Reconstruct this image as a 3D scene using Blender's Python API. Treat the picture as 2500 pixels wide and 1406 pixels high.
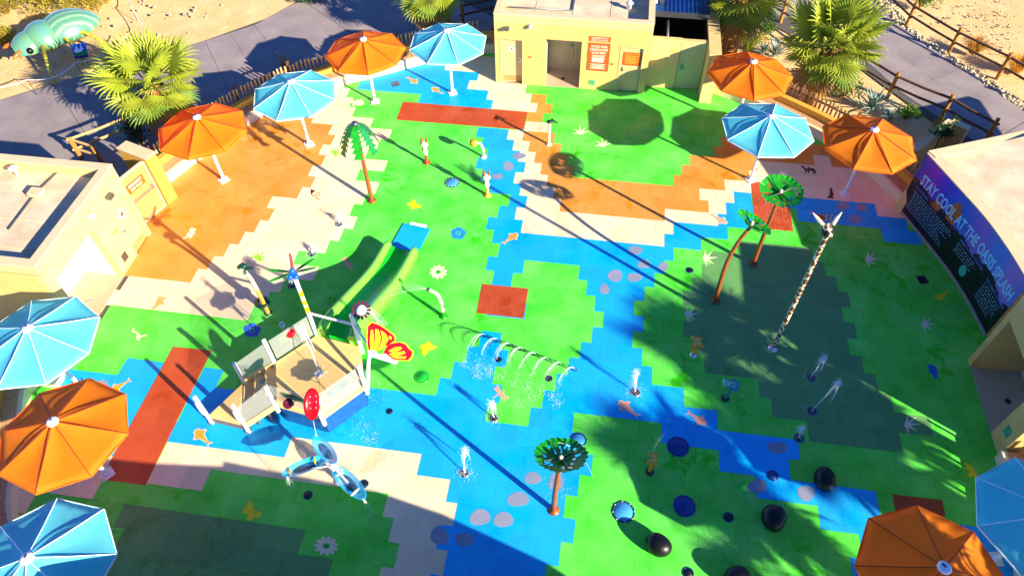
import bpy, bmesh, math, random
import numpy as np
from mathutils import Vector, Matrix
random.seed(7)
for o in list(bpy.data.objects): bpy.data.objects.remove(o)
S = bpy.context.scene; COL = S.collection
PI = math.pi; R = math.radians

# ---------------------------------------------------------------- camera
PITCH, ROLL, FPX, CAMH = R(50.6), R(-1.085), 1733.26, 17.649
_cp, _sp, _cr, _sr = math.cos(PITCH), math.sin(PITCH), math.cos(ROLL), math.sin(ROLL)
_r0, _u0, FW = Vector((1, 0, 0)), Vector((0, _sp, _cp)), Vector((0, _cp, -_sp))
RT = _cr*_r0 + _sr*_u0; UP = -_sr*_r0 + _cr*_u0
cam_d = bpy.data.cameras.new('camera'); cam = bpy.data.objects.new('camera', cam_d); COL.objects.link(cam)
cam_d.sensor_width = 36; cam_d.sensor_fit = 'HORIZONTAL'; cam_d.lens = FPX/2500*36; cam_d.clip_end = 2000
cam.matrix_world = Matrix(((RT.x, UP.x, -FW.x, 0), (RT.y, UP.y, -FW.y, 0), (RT.z, UP.z, -FW.z, CAMH), (0, 0, 0, 1)))
S.camera = cam
# ---------------------------------------------------------------- light
SUN_EL, SH_AZ = R(22.5), R(139.5)          # elevation, direction in which shadows fall
sx, sy = -math.cos(SH_AZ), -math.sin(SH_AZ)
w = bpy.data.worlds.new('World'); S.world = w; w.use_nodes = True
nt = w.node_tree; nt.nodes.clear()
sky = nt.nodes.new('ShaderNodeTexSky'); sky.sky_type = 'NISHITA'; sky.sun_disc = False
sky.sun_elevation = SUN_EL; sky.sun_rotation = math.atan2(sx, sy); sky.air_density = 0.35; sky.dust_density = 0.0; sky.ozone_density = 10.0
bg = nt.nodes.new('ShaderNodeBackground'); bg.inputs[1].default_value = 0.15
wo = nt.nodes.new('ShaderNodeOutputWorld'); nt.links.new(sky.outputs[0], bg.inputs[0]); nt.links.new(bg.outputs[0], wo.inputs[0])
sd = bpy.data.lights.new('sun', 'SUN'); sd.energy = 5.0; sd.angle = R(0.55); sd.color = (1.0, 0.86, 0.64)
so = bpy.data.objects.new('sun', sd); COL.objects.link(so)
sdir = Vector((sx*math.cos(SUN_EL), sy*math.cos(SUN_EL), math.sin(SUN_EL)))
so.rotation_euler = sdir.to_track_quat('Z', 'Y').to_euler(); so.location = sdir*60
vs = S.view_settings; vs.view_transform = 'Standard'; vs.look = 'None'; vs.exposure = 1.5; vs.gamma = 1; vs.use_curve_mapping = False
S.render.engine = 'CYCLES'

# ---------------------------------------------------------------- helpers
def at(px, py, z=0.0):
    """point of the place at height z seen at pixel (px, py) of the 2500 px wide photograph"""
    d = (px-1250)/FPX*RT - (py-703)/FPX*UP + FW
    t = (z-CAMH)/d.z
    return Vector((d.x*t, d.y*t, z))
YAW = R(-9.134); T = 0.61
EX = Vector((math.cos(YAW), math.sin(YAW), 0)); EY = Vector((-math.sin(YAW), math.cos(YAW), 0))   # EY points away from the camera
def gw(u, v, z=0.0): return EX*u + EY*v + Vector((0, 0, z))     # metres along the paving grid

def lin(c):
    if isinstance(c, str):
        c = [int(c[i:i+2], 16)/255 for i in (0, 2, 4)]
        c = [x/12.92 if x <= .04045 else ((x+.055)/1.055)**2.4 for x in c]
    return tuple(c)
MATS = {}
def mat(name, col, rough=.6, var=.12, scale=3.0, bump=0.0, bscale=40, metal=0.0, spec=.5, coat=0.0, alpha=1.0, trans=0.0, rnd=0.0, col2=None, sub=0.0, coord='Object', tcol=None):
    if name in MATS: return MATS[name]
    m = bpy.data.materials.new(name); m.use_nodes = True; n = m.node_tree.nodes; l = m.node_tree.links
    b = n['Principled BSDF']; c = lin(col)
    b.inputs['Roughness'].default_value = rough; b.inputs['Metallic'].default_value = metal
    b.inputs['Specular IOR Level'].default_value = spec; b.inputs['Coat Weight'].default_value = coat
    b.inputs['Alpha'].default_value = alpha; b.inputs['Transmission Weight'].default_value = trans
    tc = n.new('ShaderNodeTexCoord')
    if coord == 'World':
        g = n.new('ShaderNodeNewGeometry'); vec = g.outputs['Position']
    else: vec = tc.outputs['Object']
    nz = n.new('ShaderNodeTexNoise'); nz.inputs['Scale'].default_value = scale; nz.inputs['Detail'].default_value = 6; nz.inputs['Roughness'].default_value = .62
    l.new(vec, nz.inputs['Vector'])
    mx = n.new('ShaderNodeMix'); mx.data_type = 'RGBA'
    lo = lin(col2) if col2 else tuple(x*(1-var) for x in c)
    hi = c if col2 else tuple(min(1, x*(1+var*.6)) for x in c)
    mx.inputs[6].default_value = (*lo, 1); mx.inputs[7].default_value = (*hi, 1)
    mr = n.new('ShaderNodeMapRange'); mr.inputs[1].default_value = .3; mr.inputs[2].default_value = .7
    l.new(nz.outputs['Fac'], mr.inputs[0]); l.new(mr.outputs[0], mx.inputs[0])
    out = mx.outputs[2]
    if rnd:
        oi = n.new('ShaderNodeObjectInfo'); at_ = n.new('ShaderNodeAttribute'); at_.attribute_name = 'rnd'
        ad = n.new('ShaderNodeMath'); ad.operation = 'ADD'; fr = n.new('ShaderNodeMath'); fr.operation = 'FRACT'
        l.new(oi.outputs['Random'], ad.inputs[0]); l.new(at_.outputs['Fac'], ad.inputs[1]); l.new(ad.outputs[0], fr.inputs[0])
        hs = n.new('ShaderNodeHueSaturation'); r2 = n.new('ShaderNodeMapRange')
        r2.inputs[3].default_value = 1-rnd; r2.inputs[4].default_value = 1+rnd
        l.new(fr.outputs[0], r2.inputs[0]); l.new(r2.outputs[0], hs.inputs['Value']); l.new(out, hs.inputs['Color']); out = hs.outputs[0]
    l.new(out, b.inputs['Base Color'])
    if bump:
        bz = n.new('ShaderNodeTexNoise'); bz.inputs['Scale'].default_value = bscale; bz.inputs['Detail'].default_value = 4
        l.new(vec, bz.inputs['Vector'])
        bp = n.new('ShaderNodeBump'); bp.inputs['Strength'].default_value = bump; bp.inputs['Distance'].default_value = .02
        l.new(bz.outputs['Fac'], bp.inputs['Height']); l.new(bp.outputs[0], b.inputs['Normal'])
    if sub:   # thin cloth or leaf: lets some light through
        tl = n.new('ShaderNodeBsdfTranslucent'); (l.new(out, tl.inputs[0]) if not tcol else setattr(tl.inputs[0], 'default_value', (*lin(tcol), 1))); ms = n.new('ShaderNodeMixShader'); ms.inputs[0].default_value = sub
        mo = n['Material Output']; l.new(b.outputs[0], ms.inputs[1]); l.new(tl.outputs[0], ms.inputs[2]); l.new(ms.outputs[0], mo.inputs[0])
    MATS[name] = m
    return m

class MB:
    """collects shapes into one mesh"""
    def __init__(s): s.v = []; s.f = []; s.mi = []; s.sm = []; s.cur = 0; s.attr = []
    def add(s, vs, fs, smooth=False):
        k = len(s.v); s.v += [tuple(p) for p in vs]
        for f in fs: s.f.append([i+k for i in f]); s.mi.append(s.cur); s.sm.append(smooth)
        return s
    def box(s, c, d, rz=0, M=None):
        x, y, z = d[0]/2, d[1]/2, d[2]/2; ca, sa = math.cos(rz), math.sin(rz); P = []
        for a, b, e in ((-x,-y,-z),(x,-y,-z),(x,y,-z),(-x,y,-z),(-x,-y,z),(x,-y,z),(x,y,z),(-x,y,z)):
            p = Vector((a*ca-b*sa+c[0], a*sa+b*ca+c[1], e+c[2])); P.append(M@p if M else p)
        return s.add(P, ((0,3,2,1),(4,5,6,7),(0,1,5,4),(1,2,6,5),(2,3,7,6),(3,0,4,7)))
    def bar(s, a, b, w, h, up=(0,0,1)):
        a = Vector(a); b = Vector(b); d = (b-a).normalized(); u = Vector(up)
        sd_ = d.cross(u); sd_ = sd_.normalized() if sd_.length > 1e-5 else Vector((1,0,0)); u = sd_.cross(d)
        P = [p+sd_*(i*w/2)+u*(j*h/2) for p in (a, b) for i, j in ((-1,-1),(1,-1),(1,1),(-1,1))]
        return s.add(P, ((0,1,2,3),(7,6,5,4),(0,4,5,1),(1,5,6,2),(2,6,7,3),(3,7,4,0)))
    def tube(s, pts, r, n=10, caps=True, smooth=True):
        pts = [Vector(p) for p in pts]; m = len(pts); rr = r if isinstance(r, (list, tuple)) else [r]*m
        V = []; F = []; ref = None
        for i, p in enumerate(pts):
            d = (pts[min(i+1, m-1)]-pts[max(i-1, 0)]).normalized()
            if ref is None: ref = Vector((0,0,1)) if abs(d.z) < .9 else Vector((1,0,0))
            a = d.cross(ref); a = a.normalized() if a.length > 1e-6 else d.orthogonal().normalized(); b = d.cross(a); ref = -b if False else a.cross(d)
            for k in range(n):
                t = 2*PI*k/n; V.append(p + (a*math.cos(t)+b*math.sin(t))*rr[i])
        for i in range(m-1):
            for k in range(n): F.append((i*n+k, i*n+(k+1) % n, (i+1)*n+(k+1) % n, (i+1)*n+k))
        s.add(V, F, smooth)
        if caps:
            s.add(V[:n], [tuple(reversed(range(n)))]); s.add(V[-n:], [tuple(range(n))])
        return s
    def lathe(s, prof, c=(0,0,0), n=20, M=None, smooth=True, sx_=1, sy_=1):
        V = []; F = []; m = len(prof)
        for r, z in prof:
            for k in range(n):
                t = 2*PI*k/n; p = Vector((r*math.cos(t)*sx_, r*math.sin(t)*sy_, z)); p = M@p if M else p; V.append(p+Vector(c))
        for i in range(m-1):
            for k in range(n): F.append((i*n+k, i*n+(k+1) % n, (i+1)*n+(k+1) % n, (i+1)*n+k))
        if prof[0][0] > 1e-4: F.append(tuple(reversed(range(n))))
        if prof[-1][0] > 1e-4: F.append(tuple(range((m-1)*n, m*n)))
        return s.add(V, F, smooth)
    def ball(s, c, r, n=14, sc=(1,1,1), M=None):
        prof = [(max(1e-5, math.sin(PI*i/8)*r), -math.cos(PI*i/8)*r*sc[2]) for i in range(9)]
        return s.lathe(prof, c, n, M, True, sc[0], sc[1])
    def prism(s, poly, z0, z1, M=None):
        """poly = (x, y) outline, extruded from z0 to z1"""
        poly = [(p[0], p[1]) for p in poly]; a = sum(poly[i][0]*poly[(i+1) % len(poly)][1]-poly[(i+1) % len(poly)][0]*poly[i][1] for i in range(len(poly)))
        if a < 0: poly = poly[::-1]
        n = len(poly); P = [Vector((x, y, z0)) for x, y in poly]+[Vector((x, y, z1)) for x, y in poly]
        if M: P = [M@p for p in P]
        F = [tuple(reversed(range(n))), tuple(range(n, 2*n))]+[(i, (i+1) % n, n+(i+1) % n, n+i) for i in range(n)]
        return s.add(P, F)
    def quad(s, *P): return s.add(P, (tuple(range(len(P))),))
    def data(s, name, mats):
        me = bpy.data.meshes.new(name); me.from_pydata(s.v, [], s.f); me.polygons.foreach_set('material_index', s.mi); me.polygons.foreach_set('use_smooth', s.sm)
        for m in (mats if isinstance(mats, (list, tuple)) else [mats]): me.materials.append(m)
        me.update(); return me
ORG = {}
def inv(parent):
    return ORG.get(parent.name) if parent else None
def obj(name, mb, m, parent=None, world=True, label=None, kind=None):
    """one mesh object; world=True: the shape was given in place coordinates and is moved into the parent's frame"""
    if parent is not None and world:
        M = ORG[parent.name]
        if M is not None: mb.v = [tuple(M@Vector(p)) for p in mb.v]
    o = bpy.data.objects.new(name, mb.data(name, m)); COL.objects.link(o)
    if parent: o.parent = parent; ORG[o.name] = ORG[parent.name]
    else: ORG[o.name] = None
    if label: o['label'] = label
    if kind: o['kind'] = kind
    return o
def tag(o, label, cat, group=None):
    o['label'] = label; o['category'] = cat
    if group: o['group'] = group
    return o
def thing(name, label, cat, loc=(0,0,0), rz=0, group=None):
    o = bpy.data.objects.new(name, None); COL.objects.link(o); o.location = loc; o.rotation_euler = (0, 0, rz); o.empty_display_size = .2
    ORG[o.name] = (Matrix.Translation(Vector(loc)) @ Matrix.Rotation(rz, 4, 'Z')).inverted()
    return tag(o, label, cat, group)
def single(name, mb, m, label, cat, group=None):
    """a thing that is one mesh, its origin at its base"""
    x = [p[0] for p in mb.v]; y = [p[1] for p in mb.v]; z = min(p[2] for p in mb.v); c = Vector(((min(x)+max(x))/2, (min(y)+max(y))/2, z))
    mb.v = [tuple(Vector(p)-c) for p in mb.v]; o = obj(name, mb, m); o.location = c
    ORG[o.name] = Matrix.Translation(-c)
    return tag(o, label, cat, group)
def copy_tree(o, parent=None):
    c = o.copy(); COL.objects.link(c); c.parent = parent; ORG[c.name] = ORG.get(o.name)
    for ch in o.children: copy_tree(ch, c)
    return c
def struct(name, mb, m): return obj(name, mb, m, kind='structure')
def text_mesh(txt, size=1.0, spacing=1.0, bold=0.0):
    """flat outline letters as vertices and faces, lower left at the origin"""
    cu = bpy.data.curves.new('t', 'FONT'); cu.body = txt; cu.size = size; cu.space_character = spacing; cu.resolution_u = 2; cu.offset = bold
    to = bpy.data.objects.new('t', cu); COL.objects.link(to); dg = bpy.context.evaluated_depsgraph_get()
    me = bpy.data.meshes.new_from_object(to.evaluated_get(dg)); V = [tuple(v.co) for v in me.vertices]; F = [tuple(p.vertices) for p in me.polygons]
    bpy.data.objects.remove(to); bpy.data.curves.remove(cu); bpy.data.meshes.remove(me); return V, F
def text_on(mb, txt, o, ax, ay, width=None, height=.1, center=True):
    """letters on a plane: o = lower left (or lower middle), ax / ay = unit axes along and up"""
    V, F = text_mesh(txt, 1.0, bold=.015)
    if not V: return
    x0 = min(v[0] for v in V); x1 = max(v[0] for v in V); y0 = min(v[1] for v in V); y1 = max(v[1] for v in V)
    sy_ = height/(y1-y0); sx_ = (width/(x1-x0)) if width else sy_
    off = -(x1-x0)*sx_/2 if center else 0
    nrm = ax.cross(ay)
    mb.add([o+ax*((v[0]-x0)*sx_+off)+ay*((v[1]-y0)*sy_)+nrm*.003 for v in V], F)
def pip(p, poly):
    x, y = p; r = False; n = len(poly); j = n-1
    for i in range(n):
        xi, yi = poly[i]; xj, yj = poly[j]
        if (yi > y) != (yj > y) and x < (xj-xi)*(y-yi)/(yj-yi)+xi: r = not r
        j = i
    return r
def ease(pts, n):
    """smooth open curve through points (Catmull-Rom)"""
    P = [Vector(p) for p in pts]; P = [2*P[0]-P[1]]+P+[2*P[-1]-P[-2]]; out = []
    for i in range(1, len(P)-2):
        for k in range(n):
            t = k/n; a, b, c, d = P[i-1], P[i], P[i+1], P[i+2]
            out.append(.5*((2*b)+(c-a)*t+(2*a-5*b+4*c-d)*t*t+(3*b-a-3*c+d)*t**3))
    out.append(P[-2]); return out
def resample(P, step):
    out = [P[0].copy()]; acc = 0; ds = [0]
    for i in range(1, len(P)): ds.append(ds[-1]+(P[i]-P[i-1]).length)
    n = max(1, round(ds[-1]/step)); out = []; j = 1
    for k in range(n+1):
        s = ds[-1]*k/n
        while j < len(P)-1 and ds[j] < s: j += 1
        t = (s-ds[j-1])/max(1e-9, ds[j]-ds[j-1]); out.append(P[j-1].lerp(P[j], t))
    return out
def normals2(P, side=1):
    N = []
    for i in range(len(P)):
        d = P[min(i+1, len(P)-1)]-P[max(i-1, 0)]; N.append(Vector((-d.y, d.x, 0)).normalized()*side)
    return N
def rail_mb(mb, P, N, prof):
    """sweeps a closed profile [(offset along N, z)] along P"""
    m = len(prof); V = []; F = []
    for p, n in zip(P, N):
        for o_, z in prof: V.append((p.x+n.x*o_, p.y+n.y*o_, z))
    for i in range(len(P)-1):
        for k in range(m): F.append((i*m+k, i*m+(k+1) % m, (i+1)*m+(k+1) % m, (i+1)*m+k))
    F.append(tuple(range(m))); F.append(tuple(reversed(range((len(P)-1)*m, len(P)*m))))
    return mb.add(V, F)
# ================================================================ materials of the setting
def tile_mat(name, dry, wet):
    m = mat(name, dry, rough=.55, rnd=.07, scale=.9, col2=wet, bump=.25, bscale=160, spec=.4, coord='World')
    n = m.node_tree.nodes; l = m.node_tree.links; b = n['Principled BSDF']
    g = n.new('ShaderNodeNewGeometry'); z = n.new('ShaderNodeTexNoise'); z.inputs['Scale'].default_value = .55; z.inputs['Detail'].default_value = 7
    l.new(g.outputs['Position'], z.inputs['Vector'])
    r = n.new('ShaderNodeMapRange'); r.inputs[1].default_value = .5; r.inputs[2].default_value = .62; r.inputs[3].default_value = .62; r.inputs[4].default_value = .2
    l.new(z.outputs['Fac'], r.inputs[0]); l.new(r.outputs[0], b.inputs['Roughness'])
    # splotches left by water: sharp edged, darker and richer
    z2 = n.new('ShaderNodeTexNoise'); z2.inputs['Scale'].default_value = 1.5; z2.inputs['Detail'].default_value = 9; z2.inputs['Roughness'].default_value = .7; z2.inputs['Distortion'].default_value = .6
    l.new(g.outputs['Position'], z2.inputs['Vector'])
    r2 = n.new('ShaderNodeMapRange'); r2.inputs[1].default_value = .555; r2.inputs[2].default_value = .575; l.new(z2.outputs['Fac'], r2.inputs[0])
    z3 = n.new('ShaderNodeTexNoise'); z3.inputs['Scale'].default_value = .28; z3.inputs['Detail'].default_value = 3; l.new(g.outputs['Position'], z3.inputs['Vector'])
    r3 = n.new('ShaderNodeMapRange'); r3.inputs[1].default_value = .47; r3.inputs[2].default_value = .6; l.new(z3.outputs['Fac'], r3.inputs[0])
    mm_ = n.new('ShaderNodeMath'); mm_.operation = 'MULTIPLY'; l.new(r2.outputs[0], mm_.inputs[0]); l.new(r3.outputs[0], mm_.inputs[1])
    src = b.inputs['Base Color'].links[0].from_socket; hs = n.new('ShaderNodeHueSaturation'); hs.inputs['Saturation'].default_value = 1.12; hs.inputs['Value'].default_value = .84
    l.new(src, hs.inputs['Color']); l.new(mm_.outputs[0], hs.inputs['Fac']); l.new(hs.outputs[0], b.inputs['Base Color'])
    return m
TM = dict(G=tile_mat('tile_green', '70e45e', '3ace22'), B=tile_mat('tile_cream', 'ecd9bd', 'e4cda6'), N=tile_mat('tile_tan', 'e2994e', 'd58728'),
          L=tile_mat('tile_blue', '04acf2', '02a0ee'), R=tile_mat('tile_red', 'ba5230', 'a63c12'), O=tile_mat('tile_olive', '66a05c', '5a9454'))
M_slab = mat('slab', '55534e', .9)
M_sand = mat('sand', 'e6c690', .95, col2='d4ad70', scale=1.3, bump=.8, bscale=14, coord='World')
M_path = mat('path_concrete', '9a8f8e', .85, rnd=.04, col2='80767a', scale=.9, bump=.15, bscale=60, coord='World')

# ================================================================ ground
mb = MB(); n = 36; V = []; F = []
for j in range(n+1):
    for i in range(n+1):
        x = -70+140*i/n; y = -70+180*j/n; inside = (-19 < x < 19 and 0 < y < 31)
        z = -.36 + (0 if inside else (.22*math.sin(x*.35+1)*math.cos(y*.31)+.12*math.sin(x*.9+y*.7)))
        V.append((x, y, min(z, -.345) if y < 34 and abs(x) < 24 else z))
for j in range(n):
    for i in range(n): F.append((j*(n+1)+i, j*(n+1)+i+1, (j+1)*(n+1)+i+1, (j+1)*(n+1)+i))
mb.add(V, F, True); ground = struct('ground', mb, M_sand)
mb = MB(); mb.prism([(-900, -900), (900, -900), (900, 1200), (-900, 1200)], -3.2, -3.0); struct('far_ground', mb, M_sand)

# paving of the walks round the pad (the concrete path), with its joints: slabs side by side
ZP = -.3
path_thing = struct('path', MB().prism([tuple(at(*p, ZP)[:2]) for p in ((-900, 640), (-300, 335), (130, 205), (500, 100), (720, 20), (800, -30), (1000, -160), (1240, -160), (1240, 60), (1010, 130), (700, 290), (430, 420), (60, 520), (-500, 900))], ZP-.06, ZP-.012), M_slab)
def slab_row(a0, a1, b0, b1, k, parent, rows=1):
    """concrete slabs between the line a0-a1 and the line b0-b1"""
    for i in range(k):
        for j in range(rows):
            t0, t1 = (i+.004)/k, (i+.996)/k; s0, s1 = (j+.003)/rows, (j+.997)/rows
            P = []
            for t, s in ((t0, s0), (t1, s0), (t1, s1), (t0, s1)): P.append(a0.lerp(a1, t).lerp(b0.lerp(b1, t), s))
            obj('path_slab', MB().prism([(p.x, p.y) for p in P], ZP-.012, ZP), M_path, parent)
ORG['path'] = None
# left walk: far edge from the lower left up to the top centre, near edge along the picket fence
fa = [at(-150, 290, ZP), at(130, 205, ZP), at(500, 100, ZP), at(620, 62, ZP), at(735, 0, ZP), at(900, -110, ZP)]
nb = [at(120, 545, ZP), at(300, 470, ZP), at(610, 330, ZP), at(770, 240, ZP), at(960, 150, ZP), at(1240, 60, ZP)]
for i in range(5): slab_row(fa[i], fa[i+1], nb[i], nb[i+1], 2 if i in (1, 2) else 1, path_thing, 1)
obj('path_slab', MB().prism([(p.x, p.y) for p in (at(-150, 290, ZP), at(120, 545, ZP), at(60, 640, ZP), at(-500, 760, ZP))], ZP-.012, ZP), M_path, path_thing)
# right walk between the two rail fences
path2 = struct('path_right', MB().prism([tuple(at(*p, ZP)[:2]) for p in ((1880, -160), (2120, -60), (2250, 95), (2500, 260), (2900, 560), (2900, 760), (2450, 420), (2090, 160), (1880, 60), (1700, -20))], ZP-.06, ZP-.012), M_slab)
ORG['path_right'] = None
ra = [at(1900, -100, ZP), at(2085, -40, ZP), at(2190, 60, ZP), at(2350, 165, ZP), at(2520, 285, ZP), at(2800, 490, ZP)]
rb = [at(1740, -20, ZP), at(1920, 45, ZP), at(2070, 110, ZP), at(2200, 225, ZP), at(2400, 360, ZP), at(2700, 640, ZP)]
for i in range(5): slab_row(ra[i], ra[i+1], rb[i], rb[i+1], 1, path2, 2 if i > 1 else 1)

# ================================================================ splash pad: square rubber tiles in running bond
ZN = {}
Lz = []   # painter's list: (colour, pixel outline)
Lz.append(('N', [(330, 590), (300, 673), (481, 692), (500, 658), (523, 660), (539, 627), (561, 628), (579, 596), (601, 598), (616, 567), (638, 568), (652, 538), (674, 540), (688, 512), (669, 508), (682, 480), (744, 485), (755, 458), (777, 459), (787, 433), (767, 431), (778, 404), (801, 405), (812, 381), (794, 379), (804, 353), (824, 353), (832, 331), (819, 329), (829, 306), (774, 302), (782, 278), (600, 262), (330, 420)]))
B1 = [(300, 673), (253, 746), (581, 780), (600, 744), (622, 745), (638, 710), (704, 715), (722, 678), (745, 680), (758, 648), (736, 646), (747, 615), (773, 616), (786, 586), (808, 587), (820, 558), (842, 559), (854, 528), (833, 525), (845, 498), (866, 499), (876, 471), (897, 473), (906, 444), (887, 442), (896, 416), (919, 418), (928, 391), (909, 389), (918, 364), (936, 365), (949, 340), (930, 338), (940, 314), (920, 312), (928, 289), (859, 285), (868, 262), (854, 260), (861, 239), (845, 237), (852, 215), (860, 190), (600, 230), (600, 262), (782, 278), (774, 302), (829, 306), (819, 329), (832, 331), (824, 353), (804, 353), (794, 379), (812, 381), (801, 405), (778, 404), (767, 431), (787, 433), (777, 459), (755, 458), (744, 485), (682, 480), (669, 508), (688, 512), (674, 540), (652, 538), (638, 568), (616, 567), (601, 598), (579, 596), (561, 628), (539, 627), (523, 660), (500, 658), (481, 692)]
Lz.append(('B', B1))
# cream ground round the middle building and the tan stair beside it
B2 = [(1105, 172), (1153, 176), (1148, 196), (1164, 198), (1158, 218), (1175, 220), (1170, 241), (1187, 243), (1182, 265), (1290, 274), (1280, 318), (1259, 317), (1255, 343), (1273, 345), (1269, 369), (1287, 371), (1283, 397), (1301, 398), (1297, 424), (1277, 423), (1274, 450), (1292, 452), (1287, 480), (1307, 481), (1303, 508), (1281, 508), (1276, 538), (1296, 540), (1292, 571), (1350, 577), (1642, 603), (1642, 572), (1666, 573), (1666, 544), (1732, 547), (1732, 518), (1754, 519), (1752, 491), (1775, 492), (1773, 465), (1836, 469), (1836, 380), (1560, 200), (1105, 120)]
Lz.append(('B', B2))
Lz.append(('N', [(1268, 190), (1266, 225), (1282, 226), (1278, 248), (1295, 249), (1291, 273), (1308, 274), (1304, 297), (1322, 299), (1319, 323), (1298, 322), (1294, 345), (1312, 346), (1308, 372), (1326, 373), (1323, 398), (1342, 401), (1339, 427), (1357, 429), (1354, 456), (1373, 458), (1370, 486), (1389, 489), (1387, 517), (1643, 540), (1643, 511), (1709, 516), (1709, 488), (1687, 487), (1687, 458), (1749, 462), (1749, 436), (1811, 440), (1810, 414), (1829, 416), (1828, 391), (1970, 401), (1968, 377), (2009, 381), (2012, 406), (2110, 415), (2130, 380), (1700, 150), (1300, 180)]))
Lz.append(('B', [(1828, 391), (1970, 401), (1968, 377), (2009, 381), (2012, 406), (2140, 416), (2260, 520), (2230, 530), (2131, 523), (2122, 493), (1934, 479), (1918, 450), (1828, 443)]))
Lz.append(('G', [(1303, 180), (1300, 227), (1317, 229), (1314, 251), (1331, 253), (1328, 275), (1344, 277), (1342, 300), (1359, 301), (1356, 326), (1374, 329), (1371, 352), (1389, 354), (1385, 378), (1405, 381), (1402, 406), (1420, 409), (1418, 436), (1665, 455), (1665, 430), (1685, 430), (1684, 405), (1704, 406), (1704, 380), (1724, 380), (1725, 358), (1744, 358), (1744, 334), (1764, 335), (1764, 310), (1800, 312), (1860, 240), (1760, 170)]))
Lz.append(('G', [(1945, 318), (2005, 325), (2002, 366), (1945, 360)]))
# blue water courses
Lz.append(('L', [(897, 180), (889, 220), (1045, 232), (1038, 254), (1182, 266), (1187, 243), (1170, 241), (1175, 220), (1158, 218), (1164, 198), (1148, 196), (1153, 176), (1105, 172), (1105, 130)]))
river = [(1186, 311), (1180, 336), (1197, 338), (1192, 363), (1211, 365), (1206, 389), (1184, 389), (1180, 414), (1198, 416), (1192, 444), (1212, 445), (1207, 472), (1226, 475), (1221, 503), (1239, 505), (1235, 533), (1212, 533), (1207, 563), (1226, 565), (1221, 595), (1201, 595), (1197, 626), (1213, 628), (1207, 660), (1200, 660), (1195, 693), (1185, 767), (1178, 804), (1152, 803), (1146, 840), (1120, 839), (1113, 879), (1087, 878), (1078, 918), (1051, 918), (1042, 960), (900, 946), (710, 925), (700, 964), (551, 948), (568, 905), (497, 898), (480, 930), (381, 1131), (408, 1133), (431, 1084), (669, 1113), (688, 1064), (1006, 1102), (994, 1154), (1075, 1164), (1064, 1218), (1091, 1222), (1080, 1277), (1050, 1274), (1039, 1333), (1067, 1337), (1056, 1400), (1050, 1440), (1300, 1450), (1304, 1406), (1306, 1373), (1338, 1375), (1344, 1316), (1374, 1318), (1379, 1261), (1350, 1256), (1356, 1203), (1383, 1205), (1389, 1155), (1417, 1156), (1421, 1104), (1427, 1010), (1643, 1035), (1640, 1085), (1683, 1089), (1728, 1095), (1731, 1147), (1816, 1158), (1820, 1211), (1972, 1231), (1979, 1288), (2075, 1302), (2087, 1365), (2110, 1420), (2500, 1460), (2480, 1290), (2126, 1252), (2117, 1196), (1906, 1168), (1900, 1116), (1928, 1119), (1924, 1069), (1727, 1045), (1726, 998), (1644, 987), (1643, 943), (1616, 939), (1617, 895), (1591, 894), (1591, 850), (1567, 848), (1568, 809), (1592, 810), (1593, 772), (1570, 770), (1570, 734), (1593, 734), (1593, 701), (1618, 701), (1619, 669), (1641, 669), (1643, 637), (1665, 637), (1666, 606), (1733, 611), (1732, 580), (1756, 581), (1756, 551), (1843, 557), (1836, 469), (1773, 465), (1775, 492), (1752, 491), (1754, 519), (1732, 518), (1732, 547), (1666, 544), (1666, 573), (1642, 572), (1642, 603), (1350, 577), (1292, 571), (1296, 540), (1276, 538), (1281, 508), (1303, 508), (1307, 481), (1287, 480), (1292, 452), (1274, 450), (1277, 423), (1297, 424), (1301, 398), (1283, 397), (1287, 371), (1269, 369), (1273, 345), (1255, 343), (1259, 317)]
Lz.append(('L', river))
Lz.append(('L', [(1934, 479), (2122, 493), (2131, 523), (2202, 527), (2280, 600), (2145, 587), (2139, 554), (1935, 537)]))
Lz.append(('L', [(328, 879), (450, 891), (310, 1122), (261, 1117), (100, 1100), (150, 905), (305, 921)]))
# green islands in the water
Lz.append(('G', [(1301, 638), (1434, 650), (1432, 684), (1453, 687), (1451, 721), (1474, 724), (1472, 760), (1496, 762), (1494, 800), (1469, 799), (1466, 836), (1441, 835), (1437, 874), (1413, 873), (1409, 913), (1384, 911), (1379, 952), (1353, 951), (1348, 995), (1322, 993), (1317, 1039), (1160, 1022), (1167, 978), (1193, 981), (1202, 936), (1226, 938), (1234, 892), (1211, 890), (1217, 852), (1240, 855), (1247, 812), (1224, 809), (1231, 772), (1277, 778), (1290, 705), (1268, 702), (1273, 669), (1297, 670)]))
# olive lawns
Lz.append(('O', [(1823, 588), (1824, 618), (1758, 614), (1756, 648), (1736, 647), (1736, 678), (1714, 678), (1714, 711), (1690, 711), (1690, 746), (1716, 749), (1715, 785), (1692, 784), (1693, 821), (1718, 825), (1719, 866), (1745, 870), (1746, 912), (1827, 921), (1830, 966), (1858, 968), (1861, 1015), (1946, 1025), (1949, 1075), (2187, 1102), (2176, 1053), (2263, 1062), (2253, 1015), (2164, 1004), (2155, 958), (2127, 954), (2118, 910), (2090, 908), (2083, 866), (2057, 862), (2050, 822), (2073, 824), (2067, 785), (2040, 782), (2034, 745), (2058, 746), (2052, 709), (2025, 706), (2020, 672), (1996, 669), (1992, 635), (1966, 632), (1962, 600)]))
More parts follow.
